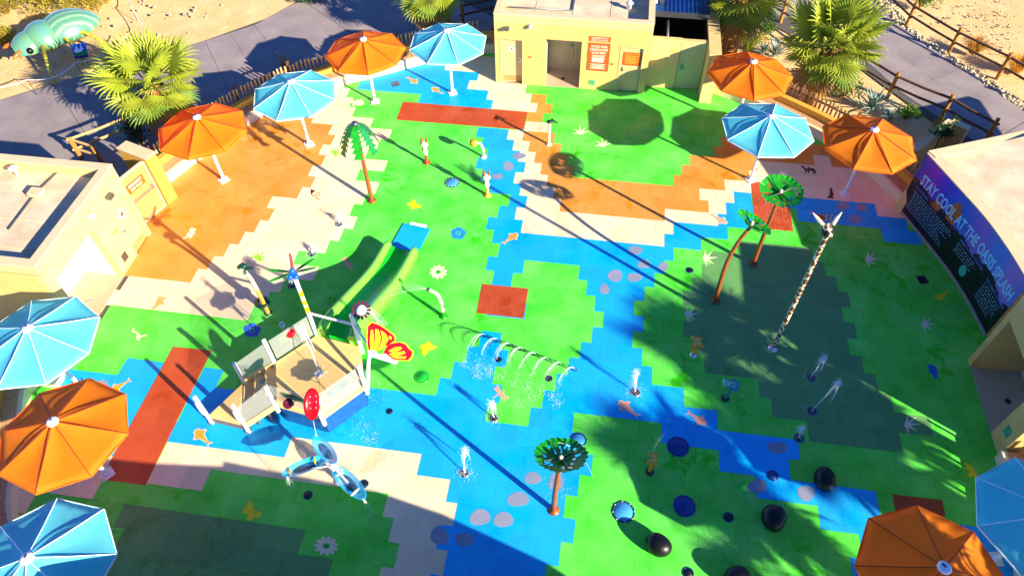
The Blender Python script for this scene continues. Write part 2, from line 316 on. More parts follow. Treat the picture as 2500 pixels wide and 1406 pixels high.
# cream and green of the near left
Lz.append(('B', [(381, 1131), (408, 1133), (431, 1084), (669, 1113), (688, 1064), (1006, 1102), (994, 1154), (1075, 1164), (1064, 1218), (1091, 1222), (1080, 1277), (1050, 1274), (1039, 1333), (1067, 1337), (1056, 1400), (1040, 1480), (880, 1480), (900, 1406), (905, 1378), (936, 1381), (950, 1321), (923, 1316), (936, 1259), (911, 1256), (923, 1200), (488, 1145), (463, 1197), (275, 1175), (246, 1228), (114, 1212), (60, 1260), (0, 1200), (60, 1090), (261, 1117)]))
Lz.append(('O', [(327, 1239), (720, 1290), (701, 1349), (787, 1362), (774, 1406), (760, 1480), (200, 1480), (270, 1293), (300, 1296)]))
REDS = []
for P in ([(984, 249), (1289, 274), (1279, 318), (968, 293)], [(1833, 443), (1918, 450), (1937, 565), (1843, 557)], [(423, 846), (517, 856), (355, 1184), (245, 1170)], [(1177, 693), (1290, 705), (1278, 777), (1163, 764)], [(2178, 1206), (2300, 1220), (2309, 1261), (2186, 1247)]):
    REDS.append(P)
def uvt(p): return (p.dot(EX)/T, p.dot(EY)/T)
ZW = [(c, [uvt(at(*q)) for q in P]) for c, P in Lz]
# outline of the pad in the place
PADPX = [(250, 760), (330, 600), (330, 470), (410, 425), (500, 362), (600, 290), (700, 240), (820, 195), (940, 165), (1040, 138), (1120, 122), (1220, 112), (1640, 130), (1740, 190), (1900, 265), (2020, 330), (2100, 385), (2180, 450), (2330, 560), (2480, 760), (2560, 900), (2560, 1250), (2700, 1500), (2700, 1700), (-400, 1700), (-250, 1300), (-100, 1000), (60, 830)]
PAD = [uvt(at(*q)) for q in PADPX]
U0, V0 = .13, 25.52
tiles = []
for r in range(-34, 26):
    v0 = V0+r; off = U0+(0.5 if r % 2 else 0)
    for k in range(-45, 45):
        u0 = k+off
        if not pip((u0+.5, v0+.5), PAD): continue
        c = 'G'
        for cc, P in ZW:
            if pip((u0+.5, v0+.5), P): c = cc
        tiles.append((c, u0, v0))
pad = struct('splash_pad', MB().prism([tuple((EX*(u*T)+EY*(v*T))[:2]) for u, v in PAD], -.34, -.03), M_slab)
ORG['splash_pad'] = None
G_ = .0012; TH = .03
def tile_data(c):
    m = MB(); e = T/2-G_; b = .003
    P = [(-e, -e, -TH), (e, -e, -TH), (e, e, -TH), (-e, e, -TH), (-e, -e, -b), (e, -e, -b), (e, e, -b), (-e, e, -b), (-e+b*.6, -e+b*.6, 0), (e-b*.6, -e+b*.6, 0), (e-b*.6, e-b*.6, 0), (-e+b*.6, e-b*.6, 0)]
    m.add(P, ((8, 9, 10, 11), (0, 1, 5, 4), (1, 2, 6, 5), (2, 3, 7, 6), (3, 0, 4, 7), (4, 5, 9, 8), (5, 6, 10, 9), (6, 7, 11, 10), (7, 4, 8, 11)))
    return m
TD = {c: tile_data(c).data('tile', TM[c]) for c in TM}
def vis(t):
    p = EX*((t[1]+.5)*T)+EY*((t[2]+.5)*T)-Vector((0, 0, CAMH)); z = p.dot(FW)
    return 20 < 1250+FPX*p.dot(RT)/z < 2480 and 20 < 703-FPX*p.dot(UP)/z < 1390, -z
ranked = sorted(tiles, key=lambda t: (vis(t)[0], vis(t)[1]), reverse=True)
rest = MB(); keys = list(TM)
for i, (c, u, v) in enumerate(ranked):
    p = EX*((u+.5)*T)+EY*((v+.5)*T)
    if i < 300:
        o = bpy.data.objects.new('tile', TD[c]); COL.objects.link(o); o.location = (p.x, p.y, 0); o.rotation_euler = (0, 0, YAW); o.parent = pad
    else:
        rest.cur = keys.index(c); d = tile_data(c); M = Matrix.Translation(p) @ Matrix.Rotation(YAW, 4, 'Z')
        k0 = len(rest.f); rest.add([M@Vector(q) for q in d.v], d.f); rest.attr += [random.random()]*(len(rest.f)-k0)
ro = obj('tile_field', rest, [TM[k] for k in keys], pad, kind='stuff')
a = ro.data.attributes.new('rnd', 'FLOAT', 'FACE'); a.data.foreach_set('value', rest.attr)

for P, nu, nv in zip(REDS, (9, 2, 2, 3, 3), (2, 4, 7, 2, 1)):
    Q = [at(*q) for q in P]
    for i in range(nu):
        for j in range(nv):
            f = [Q[0].lerp(Q[1], a).lerp(Q[3].lerp(Q[2], a), b) for a, b in ((i/nu, j/nv), ((i+1)/nu, j/nv), ((i+1)/nu, (j+1)/nv), (i/nu, (j+1)/nv))]
            g = (f[0]+f[2])/2
            obj('red_tile', MB().prism([tuple((g+(p-g)*.997)[:2]) for p in f], .0005, .006), TM['R'], pad)
# ================================================================ inlays set in the tiles
IM = dict(pebble=mat('inlay_grey', '868fa8', .6, rnd=.05), orange=mat('inlay_orange', 'f09a25', .6), pink=mat('inlay_pink', 'f0a088', .6), salmon=mat('inlay_rim', 'f0c0ac', .6), cream=mat('inlay_cream', 'f3dcbc', .6),
          yellow=mat('inlay_yellow', 'f0dc08', .6), tan=mat('inlay_tan', 'dba160', .6), brown=mat('inlay_brown', '4d3a33', .6), blue=mat('inlay_blue', '1c8ee8', .6), fern=mat('inlay_fern', '8be02c', .6), red=mat('inlay_red', 'c22c1c', .6), navy=mat('inlay_navy', '2456c8', .6), green=mat('inlay_green', '1aa336', .6))
INL = {}
def inlay(name, P, m, z=.003, label=None, th=.003):
    """P: outline in the place"""
    P = [(p[0], p[1]) for p in P]
    return obj(name, MB().prism(P, z-th, z), IM[m] if isinstance(m, str) else m, pad, label=label)
def pxs(o, s, pts): return [at(o[0]+x/s, o[1]+y/s) for x, y in pts]
def oval(px, py, rx, ry, k=18, wob=.12):
    c = at(px, py); ax = at(px+rx, py)-c; ay = at(px, py-ry)-c; a0 = random.random()*6; a1 = random.random()*6
    return [c+(ax*math.cos(t)+ay*math.sin(t))*(1+wob*math.sin(2*t+a0)*.5+wob*.5*math.sin(3*t+a1)) for t in [2*PI*i/k for i in range(k)]]
FISH = [(.5, 0), (.46, .09), (.3, .13), (.22, .24), (.12, .22), (.1, .12), (-.15, .07), (-.32, .03), (-.5, .11), (-.42, 0), (-.5, -.12), (-.32, -.03), (-.15, -.05), (.1, -.12), (.14, -.24), (.24, -.22), (.3, -.13), (.46, -.09)]
def fish(hx, hy, tx, ty, m, rim=True):
    h = at(hx, hy); t = at(tx, ty); c = (h+t)/2; d = (h-t); n_ = Vector((-d.y, d.x, 0))
    if rim: inlay('fish_rim', [c+d*(x*1.1+.02*0)+n_*(y*1.32) for x, y in FISH], 'salmon', .0025)
    inlay('fish_inlay', [c+d*x*.98+n_*y for x, y in FISH], m, .005)
for f in ((1018, 203, 994, 189, 'orange'), (1056, 215, 1080, 229, 'orange'), (1262, 571, 1229, 594, 'orange'), (1773, 545, 1735, 523, 'pink'), (1512, 981, 1558, 1016, 'pink'), (1723, 1035, 1679, 1006, 'pink'), (270, 955, 317, 927, 'orange'), (478, 1050, 512, 1084, 'orange'), (2017, 537, 1979, 517, 'red')): fish(*f)
for p in ((1267, 381, 16, 8), (1241, 406, 13, 11), (1215, 431, 13, 7), (1551, 611, 18, 10), (1572, 645, 17, 10), (1620, 651, 13, 10), (1502, 673, 19, 14), (1549, 677, 19, 10), (1476, 706, 12, 12), (1301, 1167, 22, 14), (1358, 1175, 19, 22), (1391, 1130, 22, 15), (1265, 1218, 26, 18), (1172, 1262, 25, 20), (1229, 1268, 23, 19), (1073, 1307, 22, 23), (1133, 1316, 24, 16), (2058, 503, 16, 10), (2103, 507, 15, 9), (2088, 535, 16, 10), (1897, 1092, 24, 15), (1849, 1187, 23, 18), (1968, 1203, 22, 18), (252, 935, 13, 8)):
    inlay('pebble_inlay', oval(*p), 'pebble')
inlay('butterfly_inlay', pxs((240, 1060), 3.472, [(1296, 558), (1312, 600), (1310, 640), (1350, 645), (1388, 672), (1370, 698), (1318, 700), (1315, 715), (1290, 730), (1262, 725), (1256, 705), (1275, 675), (1240, 672), (1218, 660), (1222, 635), (1250, 622), (1262, 590), (1280, 565)]), 'yellow')
inlay('butterfly_inlay', pxs((600, 440), 2.93, [(1190, 135), (1215, 150), (1218, 170), (1260, 183), (1245, 200), (1215, 200), (1190, 210), (1180, 190), (1155, 178), (1160, 165), (1185, 158)]), 'yellow')
inlay('butterfly_inlay', pxs((600, 440), 2.93, [(1300, 1150), (1325, 1165), (1330, 1180), (1368, 1185), (1355, 1205), (1310, 1215), (1290, 1245), (1275, 1258), (1262, 1235), (1262, 1205), (1243, 1195), (1255, 1178), (1285, 1172)]), 'yellow')
DF = [(1255, 725), (1275, 740), (1290, 705), (1305, 705), (1325, 755), (1340, 775), (1365, 760), (1370, 775), (1355, 795), (1415, 840), (1405, 850), (1365, 830), (1380, 868), (1365, 870), (1320, 820), (1310, 800), (1255, 840), (1250, 832), (1300, 790), (1260, 745)]
inlay('dragonfly_inlay', pxs((920, 780), 4.394, DF), 'pink')
inlay('dragonfly_inlay', [at(849-(x-1330)/5.2+0, 643+(y-790)/5.2) for x, y in [(1330-(a-1330), b) for a, b in DF]], 'pink')
def flower(px, py, r, k, m, hole=True):
    for i in range(k):
        a = 2*PI*i/k+.2; P = []
        for j in range(12):
            t = 2*PI*j/12; rr = .64+.36*math.cos(t); s = .19*math.sin(t)*(6.5/k+.35)*(1.5 if k < 7 else 1)
            x = rr*math.cos(a)-s*math.sin(a); y = rr*math.sin(a)+s*math.cos(a); P.append(at(px+x*r, py-y*r*.8))
        inlay('petal_inlay', P, m, .003+.0008*(i % 2))
    inlay('flower_heart', oval(px, py, r*.2, r*.16, 12, 0), 'green' if k > 7 else m, .0055)
flower(1070, 664, 22, 10, 'cream'); flower(797, 1332, 30, 11, 'cream'); flower(1119, 570, 19, 5, 'blue'); flower(615, 806, 22, 5, 'navy')
def tuft(px, py, s, rot, m, k=5):
    for i in range(k):
        a = rot+(i-(k-1)/2)*.5; L = s*(1-.12*abs(i-(k-1)/2)); P = []; Q = []
        for j in range(6):
            t = j/5; b = a+.5*t*(i-(k-1)/2)/k*2; x = px+math.cos(b)*L*t; y = py-math.sin(b)*L*t*.8; w_ = s*.09*(1-t)+.4
            P.append(at(x-math.sin(b)*w_, y-math.cos(b)*w_)); Q.append(at(x+math.sin(b)*w_, y+math.cos(b)*w_))
        inlay('blade_inlay', P+Q[::-1], m, .003+.0006*i)
for t in ((1419, 327, 26, 1.75, 'cream'), (1473, 357, 26, 1.75, 'cream'), (1718, 631, 34, .1, 'cream'), (1674, 768, 34, .1, 'cream'), (2115, 633, 34, .05, 'cream'), (2252, 792, 34, .05, 'cream'), (2210, 1036, 40, .05, 'cream'), (628, 632, 30, .9, 'fern', 7), (815, 375, 24, .6, 'fern', 7)): tuft(*t)
for nm, o_, s_, m_, P in (
  ('camel_inlay', (1700, 0), 2.929, 'brown', [(745, 1188), (760, 1183), (775, 1200), (790, 1210), (800, 1193), (815, 1205), (835, 1203), (850, 1215), (862, 1245), (852, 1248), (845, 1228), (842, 1248), (835, 1245), (832, 1225), (810, 1222), (805, 1242), (797, 1242), (797, 1222), (785, 1225), (787, 1240), (780, 1238), (775, 1218), (760, 1200)]),
  ('meerkat_inlay', (1700, 0), 2.929, 'brown', [(948, 1352), (962, 1343), (977, 1352), (970, 1364), (982, 1388), (975, 1410), (985, 1420), (955, 1420), (930, 1412), (950, 1400), (952, 1385), (957, 1365)]),
  ('giraffe_inlay', (1820, 560), 3.516, 'yellow', [(1740, 518), (1745, 530), (1722, 550), (1710, 575), (1705, 602), (1660, 600), (1605, 590), (1640, 585), (1655, 580), (1650, 565), (1592, 548), (1640, 555), (1680, 552), (1712, 540), (1722, 520)]),
  ('rhino_inlay', (1820, 560), 3.516, 'navy', [(1555, 1158), (1590, 1162), (1620, 1165), (1640, 1190), (1645, 1230), (1652, 1265), (1635, 1285), (1615, 1270), (1610, 1245), (1590, 1230), (1565, 1222), (1580, 1205), (1575, 1180)]),
  ('lion_inlay', (1950, 850), 2.529, 'yellow', [(1025, 700), (1040, 715), (1065, 720), (1085, 755), (1108, 790), (1090, 805), (1075, 785), (1060, 795), (1035, 780), (1045, 770), (1055, 775), (1055, 760), (1030, 745), (1020, 742), (1040, 735), (1022, 715)]),
  ('lion_inlay', (180, 640), 3.906, 'tan', [(805, 325), (830, 332), (885, 335), (888, 348), (865, 352), (845, 365), (862, 380), (855, 410), (835, 400), (810, 415), (755, 452), (735, 445), (775, 410), (790, 370), (800, 345)]),
  ('monkey_inlay', (0, 360), 2.93, 'cream', [(1375, 570), (1385, 580), (1400, 578), (1403, 590), (1390, 600), (1395, 620), (1380, 625), (1372, 645), (1350, 648), (1345, 635), (1330, 650), (1312, 655), (1308, 648), (1330, 640), (1340, 615), (1355, 600), (1358, 580)]),
  ('crane_inlay', (180, 640), 3.906, 'cream', [(568, 628), (580, 635), (565, 655), (595, 660), (620, 680), (640, 700), (690, 690), (700, 700), (640, 712), (625, 740), (610, 745), (595, 715), (605, 690), (590, 670), (560, 668), (555, 655)]),
  ('tortoise_inlay', (820, 190), 5, 'cream', [(200, 270), (225, 290), (260, 275), (320, 270), (335, 300), (350, 320), (320, 330), (300, 345), (240, 335), (200, 345), (210, 320), (185, 300)])):
    inlay(nm, pxs(o_, s_, P), m_)
sn = ease([at(480+x/4.134, 380+y/4.134) for x, y in ((1158, 335), (1170, 360), (1200, 350), (1160, 385), (1190, 410), (1225, 375), (1245, 390), (1205, 430), (1250, 445))], 4)
N_ = normals2(sn); inlay('snake_inlay', [p+n_*.028 for p, n_ in zip(sn, N_)]+[p-n_*.028 for p, n_ in zip(sn, N_)][::-1], 'tan')
# drains and plates let into the floor
M_dark = mat('drain_dark', '11161f', .4); M_steel = mat('steel', 'c9ced6', .28, metal=.9, var=.1); M_white = mat('white_paint', 'eef0ee', .35, var=.03, scale=6); M_black = mat('black_stone', '0d0f14', .38, spec=.4, bump=.1, bscale=8)
g_ = inlay('floor_drain', pxs((820, 190), 5, [(672, 62), (765, 42), (785, 92), (693, 115)]), M_dark, .004)
for i in range(5): inlay('drain_slat', pxs((820, 190), 5, [(682+19*i, 64-3.6*i), (692+19*i, 62-3.6*i), (708+19*i, 108-4.5*i), (698+19*i, 110-4.5*i)]), M_steel, .008)
inlay('floor_drain', pxs((1820, 560), 3.516, [(1460, 400), (1537, 398), (1580, 462), (1500, 470)]), M_dark, .004)
inlay('white_plate', pxs((600, 440), 2.93, [(1180, 298), (1297, 322), (1280, 363), (1157, 338)]), M_white, .012, th=.012)
# ================================================================ buildings
M_stucco = mat('stucco_cream', 'd2b068', .85, var=.12, scale=2.2, bump=.2, bscale=120)
M_stucco2 = mat('stucco_pale', 'd8b97a', .85, var=.12, scale=2.2, bump=.2, bscale=120)
M_ochre = mat('stucco_ochre', 'd8a53c', .85, var=.06, scale=1.5, bump=.2, bscale=120)
M_cap = mat('parapet_cap', 'd6bf98', .8, var=.06)
M_roof = mat('roof_membrane', 'ddd0b4', .8, col2='bda98a', scale=1.4)
M_greige = mat('shower_plaster', 'b8a68c', .7, var=.08, scale=3)
M_pale = mat('shower_pale', 'e6dcc8', .6, var=.05)
M_door = mat('door_tan', 'd2b47c', .5, var=.04); M_doorb = mat('door_brown', 'b98a55', .5, var=.05); M_doorg = mat('door_khaki', 'b9b684', .5, var=.04)
M_sign = mat('sign_rust', 'c2531a', .5, var=.08); M_text = mat('sign_lettering', 'f3ead6', .5, var=.02); M_ylw = mat('sign_yellow', 'e8b636', .5, var=.02)
M_bluemetal = mat('blue_metal_roof', '2a5fa0', .35, metal=.6, var=.15)
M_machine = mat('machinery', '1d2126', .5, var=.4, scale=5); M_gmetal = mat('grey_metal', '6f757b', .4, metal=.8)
M_green = mat('vent_green', '3f9c72', .5, var=.06)
Z = Vector((0, 0, 1))
def bx_(mb, u0, u1, v0, v1, z0, z1):
    c = gw((u0+u1)/2, (v0+v1)/2, (z0+z1)/2); mb.box(c, (u1-u0, v1-v0, z1-z0), YAW); return mb
def roofed(th, u0, u1, v0, v1, ztop, cap=.22, drop=.38, sunk=True):
    """flat roof with a parapet all round"""
    p = obj('parapet', bx_(bx_(bx_(bx_(MB(), u0, u1, v0, v0+cap, ztop-drop, ztop-.04), u0, u1, v1-cap, v1, ztop-drop, ztop-.04), u0, u0+cap, v0+cap, v1-cap, ztop-drop, ztop-.04), u1-cap, u1, v0+cap, v1-cap, ztop-drop, ztop-.04), M_stucco2, th)
    e = .012
    obj('parapet_cap', bx_(bx_(bx_(bx_(MB(), u0-e, u1+e, v0-e, v0+cap+e, ztop-.04, ztop), u0-e, u1+e, v1-cap-e, v1+e, ztop-.04, ztop), u0-e, u0+cap+e, v0+cap+e, v1-cap-e, ztop-.04, ztop), u1-cap-e, u1+e, v0+cap+e, v1-cap-e, ztop-.04, ztop), M_cap, p)
    obj('roof', bx_(MB(), u0+cap, u1-cap, v0+cap, v1-cap, ztop-drop-.12, ztop-drop+.004), M_roof, th)
    return p
def wall_holes(mb, a0, a1, z1, holes, place, th, z0=-.3):
    """wall from a0 to a1 with openings [(s0, s1, zlow, zhigh)]; place(s0, s1, z0, z1) adds a block of the wall"""
    s = a0
    for h0, h1, hz0, hz1 in sorted(holes):
        if h0 > s: place(mb, s, h0, z0, z1)
        place(mb, h0, h1, hz1, z1)
        if hz0 > z0: place(mb, h0, h1, z0, hz0)
        s = h1
    if s < a1: place(mb, s, a1, z0, z1)
    return mb
def plate(th, o, ax, ay, w_, h_, m, name='sign_plate', t=.02, label=None):
    n_ = ax.cross(ay); M = Matrix(((ax.x, ay.x, n_.x, o.x), (ax.y, ay.y, n_.y, o.y), (ax.z, ay.z, n_.z, o.z), (0, 0, 0, 1)))
    return obj(name, MB().box((0, 0, t/2), (w_, h_, t), 0, M), m, th, label=label)

# ---- middle building (wash room, outdoor shower, plant room)
C0 = at(1211, 201); cu, cv = C0.dot(EX), C0.dot(EY); CL = (at(1572, 225)-C0).dot(EX); HB = 3.12; DEP = 6.5
cb = thing('service_building', 'pale yellow flat roofed block with open shower recess and rust signs on its front', 'building', gw(cu+CL/2, cv+DEP/2))
def ss(px, py): return (at(px, py)-C0).dot(EX)
d1 = (ss(1222, 202), ss(1278, 206)); sh = (ss(1330, 206), ss(1413, 216)); d3 = (ss(1503, 222), ss(1559, 226))
FT = .25
pl = lambda mb, s0, s1, z0, z1: bx_(mb, cu+s0, cu+s1, cv, cv+FT, z0, z1)
obj('wall', wall_holes(MB(), 0, CL, HB-.36, [(d1[0], d1[1], -.0, 2.08), (sh[0], sh[1], -.0, 2.15), (d3[0], d3[1], -.0, 2.1)], pl, FT), M_stucco, cb)
obj('wall', bx_(MB(), cu, cu+FT, cv+FT, cv+DEP, -.3, HB-.36), M_stucco, cb)
obj('wall', bx_(MB(), cu+CL-FT, cu+CL, cv+FT, cv+DEP, -.3, HB-.36), M_stucco, cb)
obj('wall', bx_(MB(), cu+FT, cu+CL-FT, cv+DEP-FT, cv+DEP, -.3, HB-.36), M_stucco, cb)
roofed(cb, cu, cu+CL, cv, cv+DEP, HB)
# door 1
for k, (d, lab) in enumerate(((d1, 'wash room door with round pictogram'), (d3, 'plant room door with rust rules board'))):
    y = cv+(.17 if k == 0 else .07); dm = M_door
    fr = obj('door_frame', bx_(bx_(bx_(MB(), cu+d[0], cu+d[0]+.05, cv-.015, y+.04, 0, 2.08), cu+d[1]-.05, cu+d[1], cv-.015, y+.04, 0, 2.08), cu+d[0]+.05, cu+d[1]-.05, cv-.015, y+.04, 2.03, 2.08), M_stucco2, cb)
    dr = obj('door', bx_(MB(), cu+d[0]+.055, cu+d[1]-.055, y, y+.045, .01, 2.025), dm, cb, label=lab)
    hx = cu+(d[1]-.16 if k == 0 else d[0]+.16)
    obj('handle', MB().box(gw(hx, y-.012, 1.02), (.07, .02, .2), YAW).bar(gw(hx, y-.05, 1.0), gw(hx+(-.12 if k == 0 else .12), y-.05, 1.0), .022, .022), M_steel, dr)
    if k == 0:
        obj('kick_plate', bx_(MB(), cu+d[0]+.09, cu+d[1]-.09, y-.004, y, .03, .28), M_doorb, dr)
        o_ = gw(cu+sum(d)/2-.02, y, 1.5); Mr = Matrix.Translation(o_) @ Matrix.Rotation(YAW, 4, 'Z') @ Matrix.Rotation(PI/2, 4, 'X')
        obj('pictogram', MB().lathe([(.13, 0), (.13, .008)], M=Mr, n=20, smooth=False), M_text, dr)
        obj('pictogram_triangle', MB().prism([(-.1, -.06), (.1, -.06), (0, .1)], .008, .012, Mr), M_sign, dr)
        obj('pictogram_figure', MB().prism([(-.05, -.05), (-.015, -.05), (-.015, .0), (-.05, .0)], .012, .014, Mr).prism([(.015, -.05), (.045, -.05), (.03, .01)], .012, .014, Mr), M_text, dr)
    else:
        obj('hinge', bx_(bx_(MB(), cu+d[1]-.06, cu+d[1]-.03, y-.012, y, 1.7, 1.82), cu+d[1]-.06, cu+d[1]-.03, y-.012, y, .3, .42), M_gmetal, dr)
        o_ = gw(cu+sum(d)/2+.02, y, 1.5); b_ = plate(cb, o_, EX, Z, .72, .58, M_sign, 'rules_board', .015); tm = MB()
        text_on(tm, 'OASIS SPLASH PAD RULES', o_+Z*.2+EY*-.016, EX, Z, .62, .045)
        for i in range(9): tm.box(o_+Z*(.14-.042*i)-EY*.0165+EX*(-.03*(i % 3)), (.56-.07*(i % 3), .002, .013), YAW)
        obj('lettering', tm, M_ylw, b_)
# shower recess
a0, a1 = cu+sh[0], cu+sh[1]
obj('shower_wall', bx_(bx_(bx_(MB(), a0-.12, a1+.12, cv+1.3, cv+1.42, 0, 2.3), a0-.12, a0-.002, cv+FT, cv+1.3, 0, 2.3), a1+.002, a1+.12, cv+FT, cv+1.3, 0, 2.3), M_greige, cb)
obj('shower_floor', bx_(MB(), a0, a1, cv, cv+1.3, -.03, .006), M_greige, cb)
hd = obj('shower_bar', MB().tube([gw((a0+a1)/2+.22, cv+1.25, 1.1), gw((a0+a1)/2+.22, cv+1.25, 1.85)], .016).ball(gw((a0+a1)/2+.22, cv+1.22, 1.15), .05).ball(gw((a0+a1)/2-.1, cv+1.26, 1.45), .06), M_steel, cb)
obj('hose', MB().tube(ease([gw((a0+a1)/2+.22, cv+1.2, 1.15), gw((a0+a1)/2+.3, cv+1.18, .55), gw((a0+a1)/2+.42, cv+1.18, .5), gw((a0+a1)/2+.42, cv+1.24, 1.5)], 6), .012), M_steel, hd)
obj('floor_drain', MB().lathe([(.08, .006), (.08, .012)], c=gw((a0+a1)/2, cv+.6, 0)), M_dark, cb)
# signs on the front
def wsign(px0, py0, z_, w_, h_, rows, m=M_sign, name='notice_board', lab=None):
    o_ = gw(cu+px0, cv, z_); b_ = plate(cb, o_, EX, Z, w_, h_, m, name, .018, lab); tm = MB(); f = -EY*.019
    for (t, dz, hh, ww) in rows:
        if t: text_on(tm, t, o_+Z*dz+f, EX, Z, ww, hh)
        else: tm.box(o_+Z*dz+f-EY*.001, (ww, .002, hh), YAW)
    obj('lettering', tm, M_text, b_); return b_
s_c = ss(1454, 216)
wsign(s_c, 0, 2.32, .84, .21, [('NO LIFEGUARD ON DUTY', .015, .062, .66), ('SWIM AT YOUR OWN RISK', -.075, .055, .66)], lab='small rust notice about lifeguards')
b_ = wsign(s_c-.0, 0, 1.52, .86, 1.24, [('CAUTION: WATER', .43, .1, .64), ('IS RECIRCULATED', .29, .1, .7), ('DO NOT DRINK', .15, .1, .56)]+[(None, .09-.035*i, .012, .56-.05*(i % 3)) for i in range(5)]+[(None, -.31-.05*i, .02, .62-.14*(i % 2)) for i in range(5)], lab='tall rust caution board about recirculated water')
obj('number_panel', bx_(MB(), cu+s_c-.25, cu+s_c+.22, cv-.024, cv-.019, 1.31, 1.45), M_text, b_)
tm = MB(); text_on(tm, '911', gw(cu+s_c+.11, cv-.026, 1.335), EX, Z, .17, .09); tm.box(gw(cu+s_c-.12, cv-.027, 1.41), (.2, .002, .022), YAW); tm.box(gw(cu+s_c-.12, cv-.027, 1.35), (.17, .002, .022), YAW); obj('numerals', tm, M_doorb, b_)
for px, py, zz in ((1301, 130, 1.3), (1496, 138, 1.25)): plate(cb, gw(cu+ss(px-9, 212), cv, zz), EX, Z, .14, .06, M_sign, 'name_plate', .012)
plate(cb, gw(cu+ss(1444, 216), cv, .33), EX, Z, .24, .22, M_green, 'vent_plate', .015)
obj('wall_lamp', MB().box(gw(cu+ss(1250, 205)-.18, cv-.09, 2.55), (.2, .18, .09), YAW).box(gw(cu+ss(1250, 205)-.18, cv-.11, 2.49), (.15, .1, .03), YAW), M_gmetal, cb)
obj('camera_dome', MB().ball(gw(cu+ss(1300, 210)-.1, cv-.1, 2.7), .085).tube([gw(cu+ss(1300, 210)-.1, cv, 2.72), gw(cu+ss(1300, 210)-.1, cv-.1, 2.72)], .05), M_white, cb)
obj('roof_vent', MB().tube([gw(cu+1.9, cv+2.2, 2.7), gw(cu+1.9, cv+2.2, 3.1), gw(cu+1.7, cv+2.2, 3.2)], .08), M_white, cb)
obj('roof_vent', MB().lathe([(.1, 2.7), (.1, 3.0), (.16, 3.0), (.02, 3.14)], c=gw(cu+5.2, cv+1.6, 0)), M_white, cb)

obj('roof_conduit', MB().tube([gw(cu+.4, cv+1.1, 2.79), gw(cu+3.0, cv+1.15, 2.79), gw(cu+3.0, cv+4, 2.79)], .03, 8), M_gmetal, cb)
for i in range(3): obj('roof_seam', bx_(MB(), cu+1.5+i*1.5, cu+1.53+i*1.5, cv+.3, cv+DEP-.3, 2.745, 2.756), M_cap, cb)
# ---- plant yard beside it
yd = thing('plant_yard', 'walled yard of dark pumps beside the yellow block, blue metal roof over its back', 'enclosure', gw(cu+CL+1.3, cv+2.5))
y0 = cv+.5; Hy = 2.2; u1 = cu+CL+.0; ug0 = (at(1645, 214)).dot(EX); ug1 = (at(1703, 222)).dot(EX); uend = (at(1733, 232)).dot(EX)
obj('wall', bx_(bx_(MB(), u1, ug0-.02, y0, y0+.2, -.3, Hy), ug0-.02, ug1+.02, y0, y0+.2, 2.1, Hy-.03), M_stucco2, yd)
obj('pier', bx_(MB(), ug1+.03, uend, cv-.35, y0+5, -.3, Hy+.02), M_stucco2, yd)
gd = obj('door', bx_(MB(), ug0, ug1, y0+.03, y0+.08, .01, 2.09), M_doorg, yd, label='khaki gate door of the plant yard')
obj('handle', MB().box(gw(ug0+.14, y0+.02, 1.02), (.08, .03, .26), YAW).bar(gw(ug0+.14, y0-.03, 1.0), gw(ug0+.27, y0-.03, 1.0), .02, .02), M_green, gd)
plate(yd, gw(ug0-.3, y0, 1.72), EX, Z, .15, .08, M_ylw, 'name_plate', .012)
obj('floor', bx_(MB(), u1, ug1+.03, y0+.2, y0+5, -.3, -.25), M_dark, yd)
yr = at(1680, 36, 2.33).dot(EY)-y0-2.1
obj('yard_shade_lining', bx_(bx_(bx_(MB(), u1+.01, u1+.04, y0+.21, y0+5, -.25, 2.15), ug1-.01, ug1+.025, y0+.21, y0+5, -.25, 2.1), u1+.04, ug1-.01, y0+3.2, y0+3.3, -.25, 2.25), M_machine, yd)  # dark sheets stand for the roof's shade on the yard's inner faces
obj('roof_deck', bx_(MB(), u1+.05, ug1+.1, y0+2.1+yr, y0+5.4, 2.3, 2.36), M_bluemetal, yd)
for i in range(11): obj('roof_rib', bx_(MB(), u1+.55+i*.17, u1+.6+i*.17, y0+2.1+yr, y0+5.4, 2.361, 2.41), M_bluemetal, yd)
obj('roof_beam', bx_(MB(), u1+.05, ug1+.1, y0+2.0+yr, y0+2.1+yr, 2.2, 2.4), M_gmetal, yd)
fr = obj('pipe_frame', MB(), M_gmetal, yd); fr.data.clear_geometry()
m_ = MB()
for z_ in (.9, 1.6): m_.tube([gw(u1+.1, y0+.6, z_), gw(ug0+.1, y0+.6, z_)], .03)
for x_ in (u1+.1, ug0+.1): m_.tube([gw(x_, y0+.6, -.25), gw(x_, y0+.6, 1.6)], .03)
m_.tube([gw(u1+.7, y0+1.2, -.2), gw(u1+.7, y0+1.2, 1.7), gw(u1+.7, y0+2.4, 1.7)], .06)
bpy.data.objects.remove(fr); obj('pipe_frame', m_, M_gmetal, yd)
for i, (x_, y_, r_, h_) in enumerate(((.5, 1.7, .3, 1.0), (1.2, 1.6, .34, 1.1), (1.9, 1.5, .26, .8), (.9, .9, .16, .5), (1.6, .9, .15, .45))):
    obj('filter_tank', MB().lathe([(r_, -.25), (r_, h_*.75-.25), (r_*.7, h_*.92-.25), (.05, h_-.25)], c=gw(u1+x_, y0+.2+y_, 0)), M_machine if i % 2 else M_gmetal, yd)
obj('duct', MB().tube([gw(u1+.35, y0+2.3, 2.45), gw(u1+.35, y0+5, 2.5)], .09), M_gmetal, yd)
obj('duct', MB().tube([gw(u1+.12, y0+2.3, 2.45), gw(u1+.12, y0+5, 2.5)], .05), M_white, yd)

